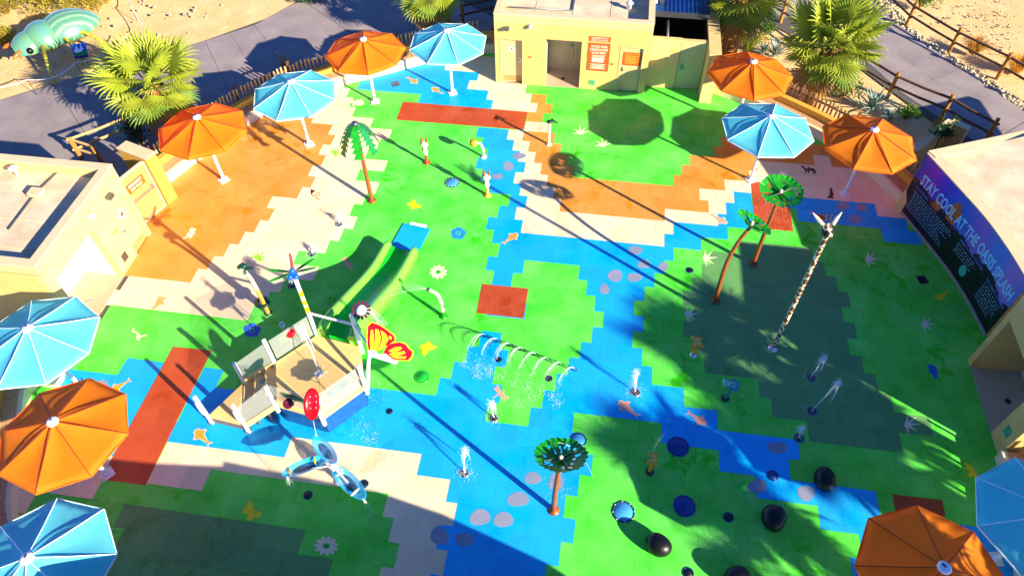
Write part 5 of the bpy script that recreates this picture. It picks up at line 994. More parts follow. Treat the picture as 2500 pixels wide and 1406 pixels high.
# black boulders
def boulder(px, py, rx, ry, h_, label, seed):
    rr = random.Random(seed); c = at(px, py); a = (at(px+rx, py)-c).length; b = (at(px, py-ry)-c).length; V = []; F = []; n, m = 24, 12; ph = [rr.uniform(0, 6) for _ in range(4)]
    for i in range(m+1):
        t = PI*i/m
        for k in range(n):
            p_ = 2*PI*k/n; w_ = 1+.1*math.sin(p_+ph[0])+.09*math.sin(2*p_+ph[1])+.03*math.sin(3*p_+ph[2]); s = abs(math.sin(t))**.8
            V.append((c.x+a*s*w_*math.cos(p_), c.y+b*s*w_*math.sin(p_), max(-.01, h_*(.42-.58*math.cos(t)))))
    for i in range(m):
        for k in range(n): F.append((i*n+k, i*n+(k+1) % n, (i+1)*n+(k+1) % n, (i+1)*n+k))
    single('boulder', MB().add(V, F, True), M_black, label, 'boulder', 'black boulders on the green tiles')
boulder(2007, 1178, 27, 26, .44, 'glossy black boulder lying half on blue tiles', 1); boulder(1887, 1272, 32, 30, .44, 'glossy black boulder standing by the splash ring', 2); boulder(1602, 1336, 31, 28, .44, 'glossy black boulder near the bolted blue disc', 3); boulder(1792, 1415, 32, 28, .44, 'glossy black boulder with fine water jets beside it', 4)
# ================================================================ palms
def leaf_mat(name, c, c2, tr=.3, rough=.5):
    return mat(name, c, rough, col2=c2, scale=2.2, sub=tr, rnd=.12, spec=.35)
M_frond = leaf_mat('palm_leaf', 'a9b53a', '8fa02c'); M_frond2 = leaf_mat('palm_leaf_green', '7f9a3a', '5f8430'); M_stalk = mat('palm_stalk', '9aa03c', .6); M_trunk = mat('palm_trunk', 'a8793f', .9, col2='7a5228', scale=5, bump=1.0, bscale=22)
def fan_data(seed, m, R_=1.15, pet=1.0):
    rr = random.Random(seed); mb = MB(); n = 26; span = R(250)
    mb.cur = 1; mb.tube([(0, 0, 0), (pet*.5, 0, .06), (pet, 0, 0)], [.035, .024, .016], 5); mb.cur = 0
    for i in range(n):
        a = -span/2+span*i/(n-1)+rr.uniform(-.02, .02); L = R_*(1-.22*abs(2*i/(n-1)-1))*rr.uniform(.92, 1.06); w_ = span/n*.56
        dx, dy = math.cos(a), math.sin(a); nx, ny = -dy, dx; dr = rr.uniform(.1, .32); V = []
        prof = ((.03, .004, 0, 0), (.5, .5*w_*1.02, .0, .03), (.75, .5*w_*.75, -.04*dr*3, .02), (.92, .018, -.35*dr, .006), (1.03, .003, -.75*dr, 0))
        for f, hw, dz, fold in prof:
            hw *= L; x, y = pet+dx*f*L, dy*f*L; zz = dz*L+.1*f*f*math.cos(a)
            V += [(x-nx*hw, y-ny*hw, zz-fold*.6), (x, y, zz+fold*.5), (x+nx*hw, y+ny*hw, zz-fold*.6)]
        F = [(j*3+k, j*3+k+1, j*3+4+k, j*3+3+k) for j in range(4) for k in (0, 1)]
        mb.add(V, F)
    return mb.data('frond', [m, M_stalk])
M_dead = leaf_mat('palm_leaf_dead', 'b08a52', '8a6434'); FANS = [fan_data(i, M_frond if i < 3 else M_frond2 if i < 6 else M_dead) for i in range(8)]
def palm(base, h, label, n=44, scale=1.0, seed=0, r0=.26, green=False, el0=80, el1=-38):
    rr = random.Random(seed); t = thing('fan_palm', label, 'palm', base, 0, 'fan palms')
    prof = [(r0*1.35, 0), (r0*1.1, .15)]+[(r0*(1-.28*i/10)*(1.05 if i % 2 else .98), .15+(h-.15)*i/10) for i in range(1, 11)]
    obj('trunk', MB().lathe(prof, n=14), M_trunk, t, world=False)
    m_ = MB()
    for i in range(26):
        a = i*2.4; z_ = h-.5*rr.random()-.05; m_.bar((r0*.6*math.cos(a), r0*.6*math.sin(a), z_-.1), (r0*1.5*math.cos(a), r0*1.5*math.sin(a), z_+.14), .06, .03)
    obj('boots', m_, M_trunk, t, world=False, kind='stuff')
    for i in range(n):
        f = i/(n-1); el = R(el0+(el1-el0)*f**.8+rr.uniform(-8, 8)); az = i*2.399+rr.uniform(-.2, .2); s = scale*(.72+.28*math.sin(PI*min(1, f*1.4+.1)))*rr.uniform(.92, 1.08)
        o = bpy.data.objects.new('frond', FANS[rr.randrange(3)+(3 if green or f > .75 else 0)]); COL.objects.link(o); o.parent = t; o.location = (.1*math.cos(az), .1*math.sin(az), h+.12*(1-f)); o.rotation_euler = Matrix.Rotation(az, 3, 'Z').to_4x4().to_3x3().to_euler() if False else (Matrix.Rotation(az, 3, 'Z') @ Matrix.Rotation(-el, 3, 'Y') @ Matrix.Rotation(rr.uniform(-.5, .5), 3, 'X')).to_euler(); o.scale = (s, s, s)
    for i in range(7):
        az = i*2.399+1; o = bpy.data.objects.new('dead_frond', FANS[6+i % 2]); COL.objects.link(o); o.parent = t; o.location = (.12*math.cos(az), .12*math.sin(az), h-.15); o.rotation_euler = (Matrix.Rotation(az, 3, 'Z') @ Matrix.Rotation(R(rr.uniform(48, 70)), 3, 'Y') @ Matrix.Rotation(rr.uniform(-.5, .5), 3, 'X')).to_euler(); s = scale*rr.uniform(.7, .85); o.scale = (s, s, s)
    return t
ZG = -.3
def gz(px, py, h): p = at(px, py, h+ZG); return Vector((p.x, p.y, ZG))
palm(gz(374, 212, 2.5), 2.5, 'broad yellow green fan palm between the beetle and the first orange umbrella', 30, 1.05, 1)
palm(gz(1042, -22, 2.5), 2.5, 'fan palm cut by the top of the picture beside the service block', 28, 1.0, 2)
palm(gz(1812, -6, 2.9), 2.9, 'fan palm with thick tan trunk behind the plant yard', 34, 1.1, 3, .36)
palm(gz(2032, 118, 2.6), 2.6, 'fan palm between the picket fence and the split rail fence', 36, 1.12, 4, .3)
# palms and an added broad tree beyond the near right corner: they throw the dappled shade
sdv2 = Vector((sx, sy, 0)).normalized()/math.tan(SUN_EL)
PS = ((1800, 900, 6.5, 24, .95, 'fan palm behind the shower block whose shade streaks over the octopus toy'), (1950, 1390, 4.8, 12, .8, 'fan palm whose shade falls round the splash ring'), (2130, 1130, 5.0, 22, .8, 'shorter fan palm shading the tiles under the shower block'))
for i, (px, py, h, n, s, lab) in enumerate(PS):
    b = at(px, py)+sdv2*h; palm(Vector((b.x, b.y, ZG)), h, lab, n, s, 20+i, .2, True)
for i, (x_, y_, lab) in enumerate(((13.7, .5, 'fan palm striping the dark orange umbrella with shade'), (16.5, 1.4, 'fan palm shading the aqua umbrella by the shower block'), (13.9, 6.9, 'low fan palm added unseen behind the near bench to shade the floor jets'))): palm(Vector((x_, y_, ZG)), 4.9 if i < 2 else 3.6, lab, 15 if i < 2 else 22, .85 if i < 2 else .72, 40+i, .2, True)  # the low palm is added to fill the lit gap beside the block's shadow
def clump_tree(base, h, rad, label, name, cat, mleaf, n=900, seed=0, leaf=.16, flat=.8, trunk_r=.12, group=None):
    rr = random.Random(seed); t = thing(name, label, cat, base, 0, group); tr = MB().tube([(0, 0, 0), (.05, .03, h*.5), (0, 0, h)], [trunk_r, trunk_r*.8, trunk_r*.5], 9)
    cl = [(rr.gauss(0, .45)*rad, rr.gauss(0, .45)*rad, h+rr.gauss(0, .35)*rad*flat, rad*rr.uniform(.28, .5)) for _ in range(16)]
    for c in cl[:9]: tr.tube([(0, 0, h*.6), (c[0]*.5, c[1]*.5, (h*.7+c[2])/2), (c[0], c[1], c[2])], [trunk_r*.4, trunk_r*.25, .015], 6)
    obj('trunk', tr, M_trunk, t, world=False); m_ = MB()
    for i in range(n):
        c = cl[rr.randrange(len(cl))]; d = Vector((rr.gauss(0, 1), rr.gauss(0, 1), rr.gauss(0, 1))).normalized()*c[3]*rr.random()**.4; p = Vector(c[:3])+Vector((d.x, d.y, d.z*flat)); q = Vector((rr.gauss(0, 1), rr.gauss(0, 1), rr.gauss(0, .6)+.5)).normalized(); a = q.orthogonal().normalized(); a = Matrix.Rotation(rr.uniform(0, 6.3), 3, q) @ a; b = q.cross(a); L = leaf*rr.uniform(.6, 1.3)
        m_.add([p, p+a*L*.5+b*L*.28, p+a*L, p+a*L*.5-b*L*.28], ((0, 1, 2, 3),))
    obj('crown', m_, mleaf, t, world=False); return t
M_leaf = leaf_mat('leaf_green', '5f8a2a', '3f6a1e'); M_leafd = leaf_mat('leaf_dark', '2f5a22', '20441a'); M_leafy = leaf_mat('leaf_olive_yellow', 'b5a436', '7f7a2a'); M_gold = leaf_mat('grass_gold', 'dba83a', 'b98426'); M_agave = mat('agave_leaf', '8fa59a', .55, col2='6f8a86', scale=3, rnd=.1)
b = at(2010, 960)+sdv2*5.6; clump_tree(Vector((b.x, b.y, ZG)), 5.6, 1.15, 'leafy tree added unseen behind the tan shower block to shade the olive tiles', 'added_leafy_tree', 'tree', M_leafd, 4200, 4, .26, .5, .16)  # unseen tree, put here only for its shade on the olive tiles
# ================================================================ shrubs, grasses, agaves
def bush(px, py, rad, hgt_, m, label, seed, n=700, leaf=.11, name='shrub', cat='shrub', grp=None, z=ZG):
    rr = random.Random(seed); p = at(px, py, z); t = thing(name, label, cat, p, 0, grp); st = MB()
    for i in range(9): a = i*.7; st.tube([(0, 0, -.03), (rad*.3*math.cos(a), rad*.3*math.sin(a), hgt_*.5), (rad*.6*math.cos(a), rad*.6*math.sin(a), hgt_*.85)], [.025, .016, .006], 5)
    obj('stems', st, M_trunk, t, world=False, kind='stuff'); m_ = MB(); lob = [(rr.gauss(0, .4)*rad, rr.gauss(0, .4)*rad, hgt_*rr.uniform(.35, .85), rad*rr.uniform(.35, .55)) for _ in range(11)]
    for i in range(n):
        c = lob[rr.randrange(11)]; d = Vector((rr.gauss(0, 1), rr.gauss(0, 1), rr.gauss(0, 1))).normalized()*c[3]*rr.random()**.35; q = Vector(c[:3])+Vector((d.x, d.y, d.z*hgt_/rad*.6)); q.z = max(.01, q.z); w_ = (d.normalized()+Vector((rr.gauss(0, .5), rr.gauss(0, .5), .6))).normalized(); b = w_.orthogonal().normalized(); b = Matrix.Rotation(rr.uniform(0, 6.3), 3, w_) @ b; e = w_.cross(b); L = leaf*rr.uniform(.6, 1.4)
        m_.add([q, q+w_*L*.5+e*L*.22, q+w_*L, q+w_*L*.5-e*L*.22], ((0, 1, 2, 3),))
    obj('foliage', m_, m, t, world=False, kind='stuff'); return t
def grass(px, py, rad, hgt_, m, label, seed, n=260, z=ZG, wd=.012):
    rr = random.Random(seed); m_ = MB()
    p = at(px, py, z); 
    for i in range(n):
        a = rr.uniform(0, 6.28); r_ = rad*.25*rr.random()**.5; s = rr.uniform(.3, 1); x, y = r_*math.cos(a), r_*math.sin(a); ex_ = rad*s*math.cos(a+rr.gauss(0, .3)); ey_ = rad*s*math.sin(a+rr.gauss(0, .3)); h_ = hgt_*rr.uniform(.6, 1.05); nx, ny = -math.sin(a)*wd, math.cos(a)*wd
        P = [(x, y, 0), (x+ex_*.4, y+ey_*.4, h_*.75), (x+ex_, y+ey_, h_*(1-.35*s))]
        m_.add([(P[0][0]-nx+p.x, P[0][1]-ny+p.y, z), (P[0][0]+nx+p.x, P[0][1]+ny+p.y, z), (P[1][0]+nx+p.x, P[1][1]+ny+p.y, z+P[1][2]), (P[1][0]-nx+p.x, P[1][1]-ny+p.y, z+P[1][2]), (P[2][0]+p.x, P[2][1]+p.y, z+P[2][2])], ((0, 1, 2, 3), (3, 2, 4)))
    return single('grass_tuft', m_, m, label, 'grass', 'ornamental grass tufts')
def agave(px, py, L, n, label, seed, z=ZG):
    rr = random.Random(seed); p = at(px, py, z); t = thing('agave', label, 'agave', p, 0, 'spiky agaves in the planting bed'); m_ = MB(); V = []
    for f, w_, zz in ((0, .03, 0), (.25, .05, .01), (.6, .04, .03), (.88, .018, .02), (1, .002, 0)): V += [(f, -w_, zz+.012), (f, 0, zz), (f, w_, zz+.012)]
    m_.add(V, [(j*3+k, j*3+k+1, j*3+4+k, j*3+3+k) for j in range(4) for k in (0, 1)]); d = m_.data('agave_leaf', M_agave)
    for i in range(n):
        f = i/n; o = bpy.data.objects.new('agave_leaf', d); COL.objects.link(o); o.parent = t; o.location = (0, 0, .08); o.rotation_euler = (Matrix.Rotation(i*2.4+rr.uniform(-.2, .2), 3, 'Z') @ Matrix.Rotation(-R(78-66*f+rr.uniform(-6, 6)), 3, 'Y')).to_euler(); s = L*(.75+.35*f)*rr.uniform(.9, 1.1); o.scale = (s, s*1.15, s)
    obj('heart', MB().lathe([(.08, 0), (.1, .1), (.02, .2)], n=10), M_agave, t, world=False)
agave(2128, 268, .95, 42, 'large pale agave with upright spikes beside the mural end of the fence', 1); agave(1890, 138, .8, 36, 'pale agave under the palm behind an orange umbrella', 2); agave(1862, 132, .55, 26, 'smaller dark agave beside the pale agave under the palm', 3); agave(2172, 292, .6, 28, 'small agave half hidden behind the large pale agave', 4)
G_gr = 'green shrubs in the planting beds'
bush(2052, 240, .75, .8, M_leaf, 'bright green rounded shrub at the foot of the palm by the picket fence', 1, 1100, grp=G_gr); bush(1820, 105, .7, .7, M_leafy, 'yellow green grassy shrub beside the thick palm trunk', 2, 900, grp=G_gr); bush(1868, 85, .45, .6, M_leaf, 'small green shrub between two palms', 3, 600, grp=G_gr)
bush(2208, 292, .45, .5, M_leaf, 'small round green shrub next to the agaves', 4, 600, grp=G_gr); bush(348, 352, .6, 1.1, M_leafd, 'dark green shrub growing through the picket fence by the exit gate', 5, 900, grp=G_gr); bush(2020, 215, .5, .6, M_leafd, 'dark shrub close to the palm trunk', 6, 500, grp=G_gr)
clump_tree(at(2262, 395, ZG), 1.5, .45, 'small thin dark tree between mural corner and planter wall', 'small_tree', 'tree', M_leafd, 500, 8, .11, .8, .03)
grass(2375, 130, .75, .75, M_gold, 'golden grass tuft below the rail fence on the sand', 1); grass(2478, 175, .8, .8, M_gold, 'golden grass tuft near the far right rail post', 2); grass(2292, 322, .45, .5, M_gold, 'dry golden grass beside the cream planter wall', 3); grass(1825, 120, .6, .7, leaf_mat('grass_green', '9aa83a', '75902c'), 'green grass clump behind the yard wall', 4); grass(2050, 175, .5, .6, M_gold, 'golden grass under the palm by the rail fence', 5); grass(1990, 240, .4, .5, M_gold, 'golden grass beside the picket fence near the palm', 6)
grass(700, 180, .35, 1.2, leaf_mat('stalk_dry', 'c9b273', 'a58d55'), 'tall dry stalks behind the picket fence', 7, 60, wd=.008)
DRY = ['dry yellow green bush left of the beetle head on the sand', 'broad dry bush behind the wing cases of the beetle', 'small dry bush in front of the beetle antennae', 'dry bush touching the tail of the beetle', 'dry bush beyond the beetle head at the sand edge', 'widest dry bush behind the beetle', 'dry bush farther out behind the beetle tail']
G_d = 'dry desert bushes round the beetle'
for i, (px, py, r_, h_) in enumerate(((20, 35, 1.5, 1.2), (95, 12, 1.4, 1.0), (8, 110, .7, .7), (215, 18, 1.0, .9), (-30, 90, 1.2, 1.0), (150, -20, 1.6, 1.1), (255, -12, 1.1, .9))):
    bush(px, py, r_, h_, M_leafy, DRY[i], 30+i, 2600, .12, 'desert_bush', 'bush', G_d)
bush(765, -2, .7, .7, M_leafy, 'dry bush at the walk edge near the top palm', 50, 900, .1, 'desert_bush', 'bush'); bush(740, 8, .5, .6, M_leafd, 'dark dry bush at the walk edge near the top palm', 51, 700, .1, 'desert_bush', 'bush'); bush(2245, 18, .6, .7, M_leaf, 'green bush behind the far rail fence', 52, 800, .1, 'desert_bush', 'bush'); bush(2340, -8, .4, .35, M_leaf, 'tiny grey green bush alone on the sand', 53, 400, .08, 'desert_bush', 'bush')
# stones scattered over the sand: nobody could count them
M_stone = mat('sand_stone', 'b09a7c', .9, var=.3, rnd=.15); M_rub = mat('rubble_pale', 'cdb894', .9, var=.25)
def scatter(poly, n, rmin, rmax, m, name, label, cat, seed, z=ZG):
    rr = random.Random(seed); Q = [at(*q, z) for q in poly]; x0 = min(q.x for q in Q); x1 = max(q.x for q in Q); y0 = min(q.y for q in Q); y1 = max(q.y for q in Q); P2 = [(q.x, q.y) for q in Q]; m_ = MB(); k = 0
    while k < n:
        x, y = rr.uniform(x0, x1), rr.uniform(y0, y1)
        if not pip((x, y), P2): continue
        k += 1; r_ = rmin+(rmax-rmin)*rr.random()**2.5; V = []
        for a, zz, f in ((0, -.3, 1), (0, .45, .75)):
            for j in range(5): t = j*2*PI/5+rr.random()*.8; V.append((x+r_*f*math.cos(t)*rr.uniform(.7, 1.2), y+r_*f*math.sin(t)*rr.uniform(.7, 1.2), z-.05+r_*(zz+.3)))
        V.append((x, y, z-.05+r_*.95)); m_.add(V, [(j, (j+1) % 5, 5+(j+1) % 5, 5+j) for j in range(5)]+[(5+j, 5+(j+1) % 5, 10) for j in range(5)])
    o = obj(name, m_, m, kind='stuff'); o['label'] = label; o['category'] = cat
scatter([(250, 0), (640, 0), (520, 85), (250, 150), (0, 240), (-100, 200)], 130, .015, .11, M_stone, 'desert_stones', 'small grey stones strewn over the sand', 'stones', 1); scatter([(2160, 0), (2500, 0), (2500, 200), (2330, 80)], 300, .015, .07, M_stone, 'desert_pebbles', 'small pebbles strewn over the sand beyond the rail fence', 'stones', 2)
scatter([(2085, -60), (2130, -60), (2235, 75), (2350, 150), (2520, 262), (2520, 282), (2330, 160), (2190, 62)], 900, .05, .12, M_rub, 'rubble_strip', 'strip of pale rubble along the walk under the rail fence', 'rubble', 3)

# ================================================================ split rail fences
def rail_fence(posts, label, ph=1.15, m=M_woodd, extend=True):
    """posts: pixel feet, in order"""
    Q = [at(*p, ZG) for p in posts]; t = thing('rail_fence', label, 'fence', Q[len(Q)//2], 0, 'split rail fences along the walks'); rr = random.Random(len(posts))
    for i, q in enumerate(Q):
        lean = Vector((rr.uniform(-.03, .03), rr.uniform(-.03, .03), 0)); obj('fence_post', MB().tube([q-Z*.1, q+lean*.5+Z*ph*.5, q+lean+Z*ph], [.085, .08, .075], 7), M_post, t)
    for a, b in zip(Q, Q[1:]):
        for z_ in (.5, .95):
            d = (b-a).normalized()*.12; mid = (a+b)/2+Vector((0, 0, z_-.02))+Vector((rr.uniform(-.03, .03), rr.uniform(-.03, .03), 0)); obj('fence_rail', MB().tube([a-d+Z*(z_+rr.uniform(-.03, .03)), mid, b+d+Z*(z_+rr.uniform(-.03, .03))], [.05, .055, .05], 7), m, t)
rail_fence([(1795, -10), (1905, 55), (2035, 150), (2168, 236), (2296, 291), (2402, 350)], 'dark split rail fence between planting bed and grey walk')
rail_fence([(2100, -45), (2212, 64), (2317, 127), (2436, 189), (2580, 275)], 'dark split rail fence along rubble strip and open sand')
rail_fence([(200, 388), (330, 335), (455, 280)], 'pale split rail fence beside the walk by the exit gate', 1.0, M_wood); rail_fence([(200, 388), (255, 405)], 'short pale rail between walk and exit gate', 1.0, M_wood)
rail_fence([(1130, 62), (1215, 40)], 'dark split rail fence stub beside the service block', 1.1)
# rope barriers in front of the beetle
M_rope = mat('rope_white', 'e8e4da', .8); M_iron = mat('iron_post', '3a3632', .6)
def rope(posts, label, h=.75):
    Q = [at(*p, ZG) for p in posts]; t = thing('rope_barrier', label, 'rope barrier', Q[0])
    for q in Q: obj('stake', MB().tube([q, q+Z*(h+.05)], .014, 6), M_iron, t)
    for a, b in zip(Q, Q[1:]):
        obj('rope', MB().tube([a.lerp(b, k/10)+Z*(h-.28*4*(k/10)*(1-k/10)) for k in range(11)], .022, 6), M_rope, t)
rope([(-120, 250), (90, 232), (205, 190), (330, 120)], 'sagging white rope on thin stakes in front of the beetle'); rope([(372, 112), (335, 50), (300, -20)], 'sagging white rope on thin stakes running up the sand')
# ================================================================ beetle sculpture
M_shell = bpy.data.materials.new('beetle_shell'); M_shell.use_nodes = True; nn = M_shell.node_tree.nodes; ll = M_shell.node_tree.links; b_ = nn['Principled BSDF']; b_.inputs['Roughness'].default_value = .32; b_.inputs['Metallic'].default_value = .35; b_.inputs['Coat Weight'].default_value = .3
tc = nn.new('ShaderNodeTexCoord'); wv = nn.new('ShaderNodeTexWave'); wv.bands_direction = 'Y'; wv.inputs['Scale'].default_value = 1.1; wv.inputs['Distortion'].default_value = 2.5; wv.inputs['Detail'].default_value = 3; ll.new(tc.outputs['Object'], wv.inputs['Vector']); cr_ = nn.new('ShaderNodeValToRGB'); cr_.color_ramp.elements[0].color = (*lin('5f9f88'), 1); cr_.color_ramp.elements[1].color = (*lin('9fbfa6'), 1); e_ = cr_.color_ramp.elements.new(.6); e_.color = (*lin('6cab80'), 1); ll.new(wv.outputs['Fac'], cr_.inputs[0]); ll.new(cr_.outputs[0], b_.inputs['Base Color'])
M_pron = mat('beetle_pronotum', '5a9c9c', .32, col2='74a860', scale=1.1, metal=.25, coat=.3); M_belly = mat('beetle_belly', 'a8a81e', .4, col2='d29a1a', scale=3); M_bleg = mat('beetle_leg', '7f9a3a', .4, col2='c2a82a', scale=3); M_ant = mat('beetle_antenna', 'c8641e', .4)
c = at(135, 66, 1.15); ax = (at(224, 40, 1.15)-at(62, 108, 1.05)); ax.z = 0; ax.normalize(); rz = math.atan2(ax.y, ax.x)
bt = thing('beetle_sculpture', 'giant green beetle statue with striped shell standing on the sand', 'statue', (c.x, c.y, ZG), rz); L_ = lambda x, y, z: Vector((x, y, z-ZG))
def shell(x0, x1, w_, h_, zc, y0=-1, y1=1, bulge=.55, taper=(.85, .6)):
    m_ = MB(); V = []; n, k = 18, 12
    for i in range(n+1):
        f = i/n; x = x0+(x1-x0)*f; e = math.sin(PI*(.08+.9*f))**.55; tp_ = taper[0]+(taper[1]-taper[0])*f; hw = w_*e*(1-.25*(1-tp_)*f); hh = h_*e
        for j in range(k+1):
            a = PI*(y0+(y1-y0)*j/k)/2; V.append(L_(x, hw*math.sin(a), zc+hh*math.cos(a)))
    F = [(i*(k+1)+j, i*(k+1)+j+1, (i+1)*(k+1)+j+1, (i+1)*(k+1)+j) for i in range(n) for j in range(k)]; return m_.add(V, F, True)
for s, a, b in ((1, .008, 1), (-1, -1, -.008)): obj('wing_case', shell(-.75, 1.8, .98, .88, .78, a, b), M_shell, bt, world=False)
obj('belly', MB().ball(L_(.5, 0, .82), 1.0, 20, (1.2, .86, .4)), M_belly, bt, world=False); obj('pronotum', shell(-1.4, .35, .9, .84, .76), M_pron, bt, world=False); obj('chest', MB().ball(L_(-.6, 0, .78), .7, 16, (1, 1.1, .6)), M_bleg, bt, world=False)
hd = obj('head', shell(-1.95, -.4, .7, .66, .72), M_pron, bt, world=False); obj('jaw', MB().ball(L_(-1.3, 0, .72), .5, 14, (1, 1.1, .5)), M_bleg, hd, world=False)
for s in (-1, 1): obj('eye', MB().ball(L_(-1.45, s*.6, .88), .14), M_black, hd, world=False); obj('antenna', MB().tube([L_(-1.5, s*.2, .85), L_(-1.75, s*.45, .95), L_(-2.05, s*.55, .85), L_(-2.2, s*.6, .8)], [.05, .05, .09, .02], 8), M_ant, hd, world=False); obj('mouth_part', MB().tube([L_(-1.6, s*.1, .75), L_(-1.8, s*.15, .6), L_(-1.9, s*.1, .45)], [.06, .05, .02], 7), M_ant, hd, world=False)
for s in (-1, 1):
    for x, dx in ((-.75, -.55), (-.15, .35), (.35, 1.0)): obj('leg', MB().tube([L_(x, s*.4, .8), L_(x+dx*.45, s*1.05, 1.0), L_(x+dx, s*1.55, .35), L_(x+dx*1.15, s*1.75, ZG+.02)], [.1, .085, .06, .045], 8), M_bleg, bt, world=False)
# its picture board
p = at(205, 165, ZG); t = thing('picture_board', 'tilted blue and green picture board on a post beside the beetle', 'sign', p); M = frame(195, 122, .85, 40, R(8)); obj('post', MB().tube([p, at(196, 130, .75)], .05, 8), M_leafg, t)
bd = obj('board', MB().box((0, 0, 0), (.62, .5, .04), 0, M), mat('board_blue', '2a6fd0', .4, col2='1a4fb0', scale=4), t); obj('board_sky', MB().prism([(-.26, -.05), (-.1, .2), (.0, -.02), (.1, .23), (.16, .0), (.06, -.1), (-.2, -.1)], .021, .026, M), M_white, bd); obj('board_meadow', MB().prism([(-.3, -.24), (.3, -.24), (.3, -.12), (.16, -.02), (0, -.14), (-.3, -.08)], .021, .028, M), M_leafg, bd); obj('board_caption', MB().box((0, -.3, .0), (.6, .1, .045), 0, M), mat('board_purple', '2a1f5a', .4), t)
# planter wall by the mural
A = [at(2232, 380, ZG), at(2262, 352, ZG), at(2352, 332, ZG)]
t = thing('planter_wall', 'cream planter wall between the bench fence and the mural building', 'wall', A[1]); m_ = MB(); PW = [at(2228, 372, .75), at(2320, 302, .75), at(2362, 322, .75), at(2342, 362, .75)]
obj('wall', MB().bar(PW[0]-Z*.55, PW[1]-Z*.55, .25, 1.3).bar(PW[1]-Z*.56, PW[2]-Z*.56, .25, 1.27), M_stucco2, t); obj('cap', MB().bar(PW[0]+Z*.12, PW[1]+Z*.12, .3, .04).bar(PW[1]+Z*.125, PW[2]+Z*.125, .3, .04), M_cap, t)
# ================================================================ water in the air
M_water = mat('water_spray', 'eef6fb', .1, alpha=.42, var=.02, spec=.6); M_drop = mat('water_drops', 'f2f8fb', .1, alpha=.8, var=.02)
def drops(mb, c, n, rx, rz_, rr, s0=.006, s1=.018, zmin=.005):
    for _ in range(n):
        p = Vector(c)+Vector((rr.gauss(0, rx), rr.gauss(0, rx), rr.gauss(0, rz_))); p.z = max(zmin, p.z); s = rr.uniform(s0, s1)
        mb.add([p+Vector(d)*s for d in ((1, 0, 0), (-1, 0, 0), (0, 1, 0), (0, -1, 0), (0, 0, 1), (0, 0, -1))], ((0, 2, 4), (2, 1, 4), (1, 3, 4), (3, 0, 4), (2, 0, 5), (1, 2, 5), (3, 1, 5), (0, 3, 5)))
def jet(px, py, tx, ty, h, label, seed, w_=.03, z0=.02, n=220):
    rr = random.Random(seed); p = at(px, py, z0); t_ = at(tx, ty, z0+h); d = t_-p; m_ = MB(); P = [p+d*(k/8)+Vector((rr.gauss(0, .008), rr.gauss(0, .008), 0)) for k in range(9)]
    m_.tube(P, [w_*.5+w_*.5*k/8*(1 if k < 8 else .3) for k in range(9)], 7)
    top = P[-1]; fall = top+Vector((.1, -.06, -h*.75))
    for i in range(6):
        a = rr.uniform(0, 6.3); e = Vector((math.cos(a)*.1, math.sin(a)*.1, 0)); m_.tube([top, top+e*.5-Z*h*.12, top+e-Z*h*.45, top+e*1.2-Z*h*.8], [.012, .012, .009, .004], 5)
    drops(m_, top-Z*.06, n, .05, .09, rr); drops(m_, Vector((p.x, p.y, z0)), n//2, .14, .02, rr, .006, .014, z0+.003)
    o = obj('water_jet', m_, M_water); o['label'] = label; o['category'] = 'water jet'; o['kind'] = 'stuff'; return o
jet(1205, 1018, 1200, 985, .55, 'white jet rising at the tip of the green island', 1, .05); jet(1133, 1153, 1133, 1098, .8, 'white jet rising from blue tiles beside the leaf bowls', 2, .045); jet(1551, 956, 1553, 907, .8, 'white jet rising from blue tiles near the salmon fish', 3, .04)
jet(1980, 920, 2011, 872, .75, 'white tipped jet in the shade on olive tiles', 4, .025); jet(1982, 1001, 2046, 934, 1.0, 'leaning jet in the shade breaking into drops', 5, .018); jet(1951, 1067, 1958, 1045, .35, 'low jet at the corner of the olive tiles', 6, .03); jet(781, 911, 737, 800, 1.35, 'tall white jet rising from the middle of the play deck', 7, .03, ZD+.03)
jet(827, 545, 825, 528, .25, 'small bubbling jet on cream tiles', 8, .035); jet(712, 695, 712, 682, .2, 'small bubbling jet beside the dragonfly post', 9, .04); jet(762, 618, 764, 604, .2, 'small bubbling jet under the dragonfly wing', 10, .035)
def arc(a, b, h, n=14): return [a.lerp(b, k/n)+Z*(4*h*(k/n)*(1-k/n)) for k in range(n+1)]
for i, h0 in enumerate(hs):
    rr = random.Random(60+i); q = at(1250+FPX*0, 0) if False else None
    px = 920+(1185+135*i)/4.394; py = 780+(200+50.5*i)/4.394; e = at(px-56, py+62); m_ = MB()
    for j in range(4): P = arc(h0+Vector((-.03, .04, .1)), e+Vector((rr.gauss(0, .05), rr.gauss(0, .05), 0)), .55+rr.gauss(0, .02)); m_.tube(P[:9+j], [.008-.004*k/14 for k in range(9+j)], 5)
    P = arc(h0+Z*.1, e, .55)
    for k in range(5, 15): drops(m_, P[k], 12, .012+.004*k, .02, rr, .005, .011)
    drops(m_, e, 40, .09, .03, rr, .006, .014); o = obj('water_arc', m_, M_water); o['label'] = 'thin arc of water from the nozzle line falling on the tiles'; o['category'] = 'water jet'; o['kind'] = 'stuff'
def stream(a, b, h, k, spread, label, seed, w_=.008, dr=40):
    rr = random.Random(seed); m_ = MB()
    for j in range(k): m_.tube(arc(Vector(a), Vector(b)+Vector((rr.gauss(0, spread), rr.gauss(0, spread), 0)), h+rr.gauss(0, .05)), [w_-.5*w_*q/14 for q in range(15)], 4)
    drops(m_, b, dr, spread*1.2, .03, rr, .005, .012); o = obj('water_stream', m_, M_water); o['label'] = label; o['category'] = 'water jet'; o['kind'] = 'stuff'
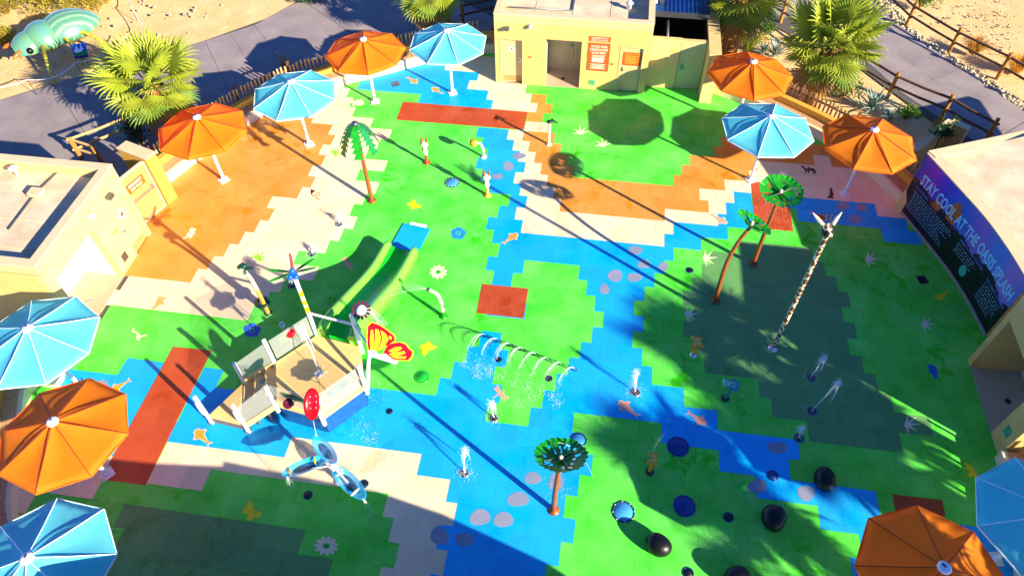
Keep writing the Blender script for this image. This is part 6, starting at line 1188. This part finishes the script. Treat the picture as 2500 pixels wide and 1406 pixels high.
stream(at(1048, 706, 1.02), at(905, 740, .5), .3, 7, .3, 'fan of thin water threads crossing the slide', 1, .003); stream(at(882, 752, 2.55), at(930, 790, 1.0), .3, 14, .09, 'curl of water thrown from the purple flower', 2, .009, 120)
stream(at(1362, 1080, 2.85), at(1450, 1170, .0), .5, 1, .03, 'thin water thread from the round metal tree', 3, .006, 0); stream(at(1908, 440, 3.15), at(1870, 500, .0), .8, 3, .12, 'thin water thread over the flat crowned tree', 4, .006, 40); stream(at(1593, 1105, .5), at(1625, 1050, .3), .25, 3, .1, 'fine threads of water from the shaded monkey toy', 5, .003, 8)
stream(at(765, 1028, 1.95), at(772, 1062, 1.3), .02, 2, .02, 'trickle of water from the red dish', 6, .008, 10); stream(at(700, 1160, .85), at(712, 1192, 0), .02, 7, .1, 'threads of water spilling from the left leaf bowl', 7, .006, 60); stream(at(885, 1215, .7), at(905, 1252, 0), .02, 5, .05, 'threads of water spilling from the right leaf bowl', 8, .008, 60); stream(at(812, 1128, 1.1), at(832, 1152, .72), .02, 5, .04, 'water poured from the upper leaf bowl', 9, .01, 40)
rr = random.Random(9); m_ = MB(); c = at(1778, 1262)
for k in range(1100):
    a = rr.uniform(0, 6.3); r_ = abs(rr.gauss(.85, .16)); drops(m_, c+Vector((r_*math.cos(a), r_*math.sin(a), .03)), 1, .01, .02, rr, .004, .01)
o = obj('splash_ring', m_, M_water); o['label'] = 'ring of fine splashes round the floor nozzle by the black boulders'; o['category'] = 'water splash'; o['kind'] = 'stuff'
m_ = MB(); rr = random.Random(10)
for px, py, n, s in ((1905, 500, 240, .5), (1745, 740, 260, .5), (1880, 540, 160, .4), (930, 900, 260, .5), (880, 950, 80, .3), (880, 1045, 60, .2), (905, 1070, 70, .12), (650, 790, 160, .35), (1190, 900, 60, .12), (1165, 915, 60, .1), (1265, 985, 60, .1), (1300, 975, 60, .1), (1360, 985, 60, .1), (1355, 1200, 80, .25)): drops(m_, at(px, py), n, s, .02, rr, .004, .011)
o = obj('puddle_splashes', m_, M_drop); o['label'] = 'scattered drops of water on the wet tiles'; o['category'] = 'water splash'; o['kind'] = 'stuff'
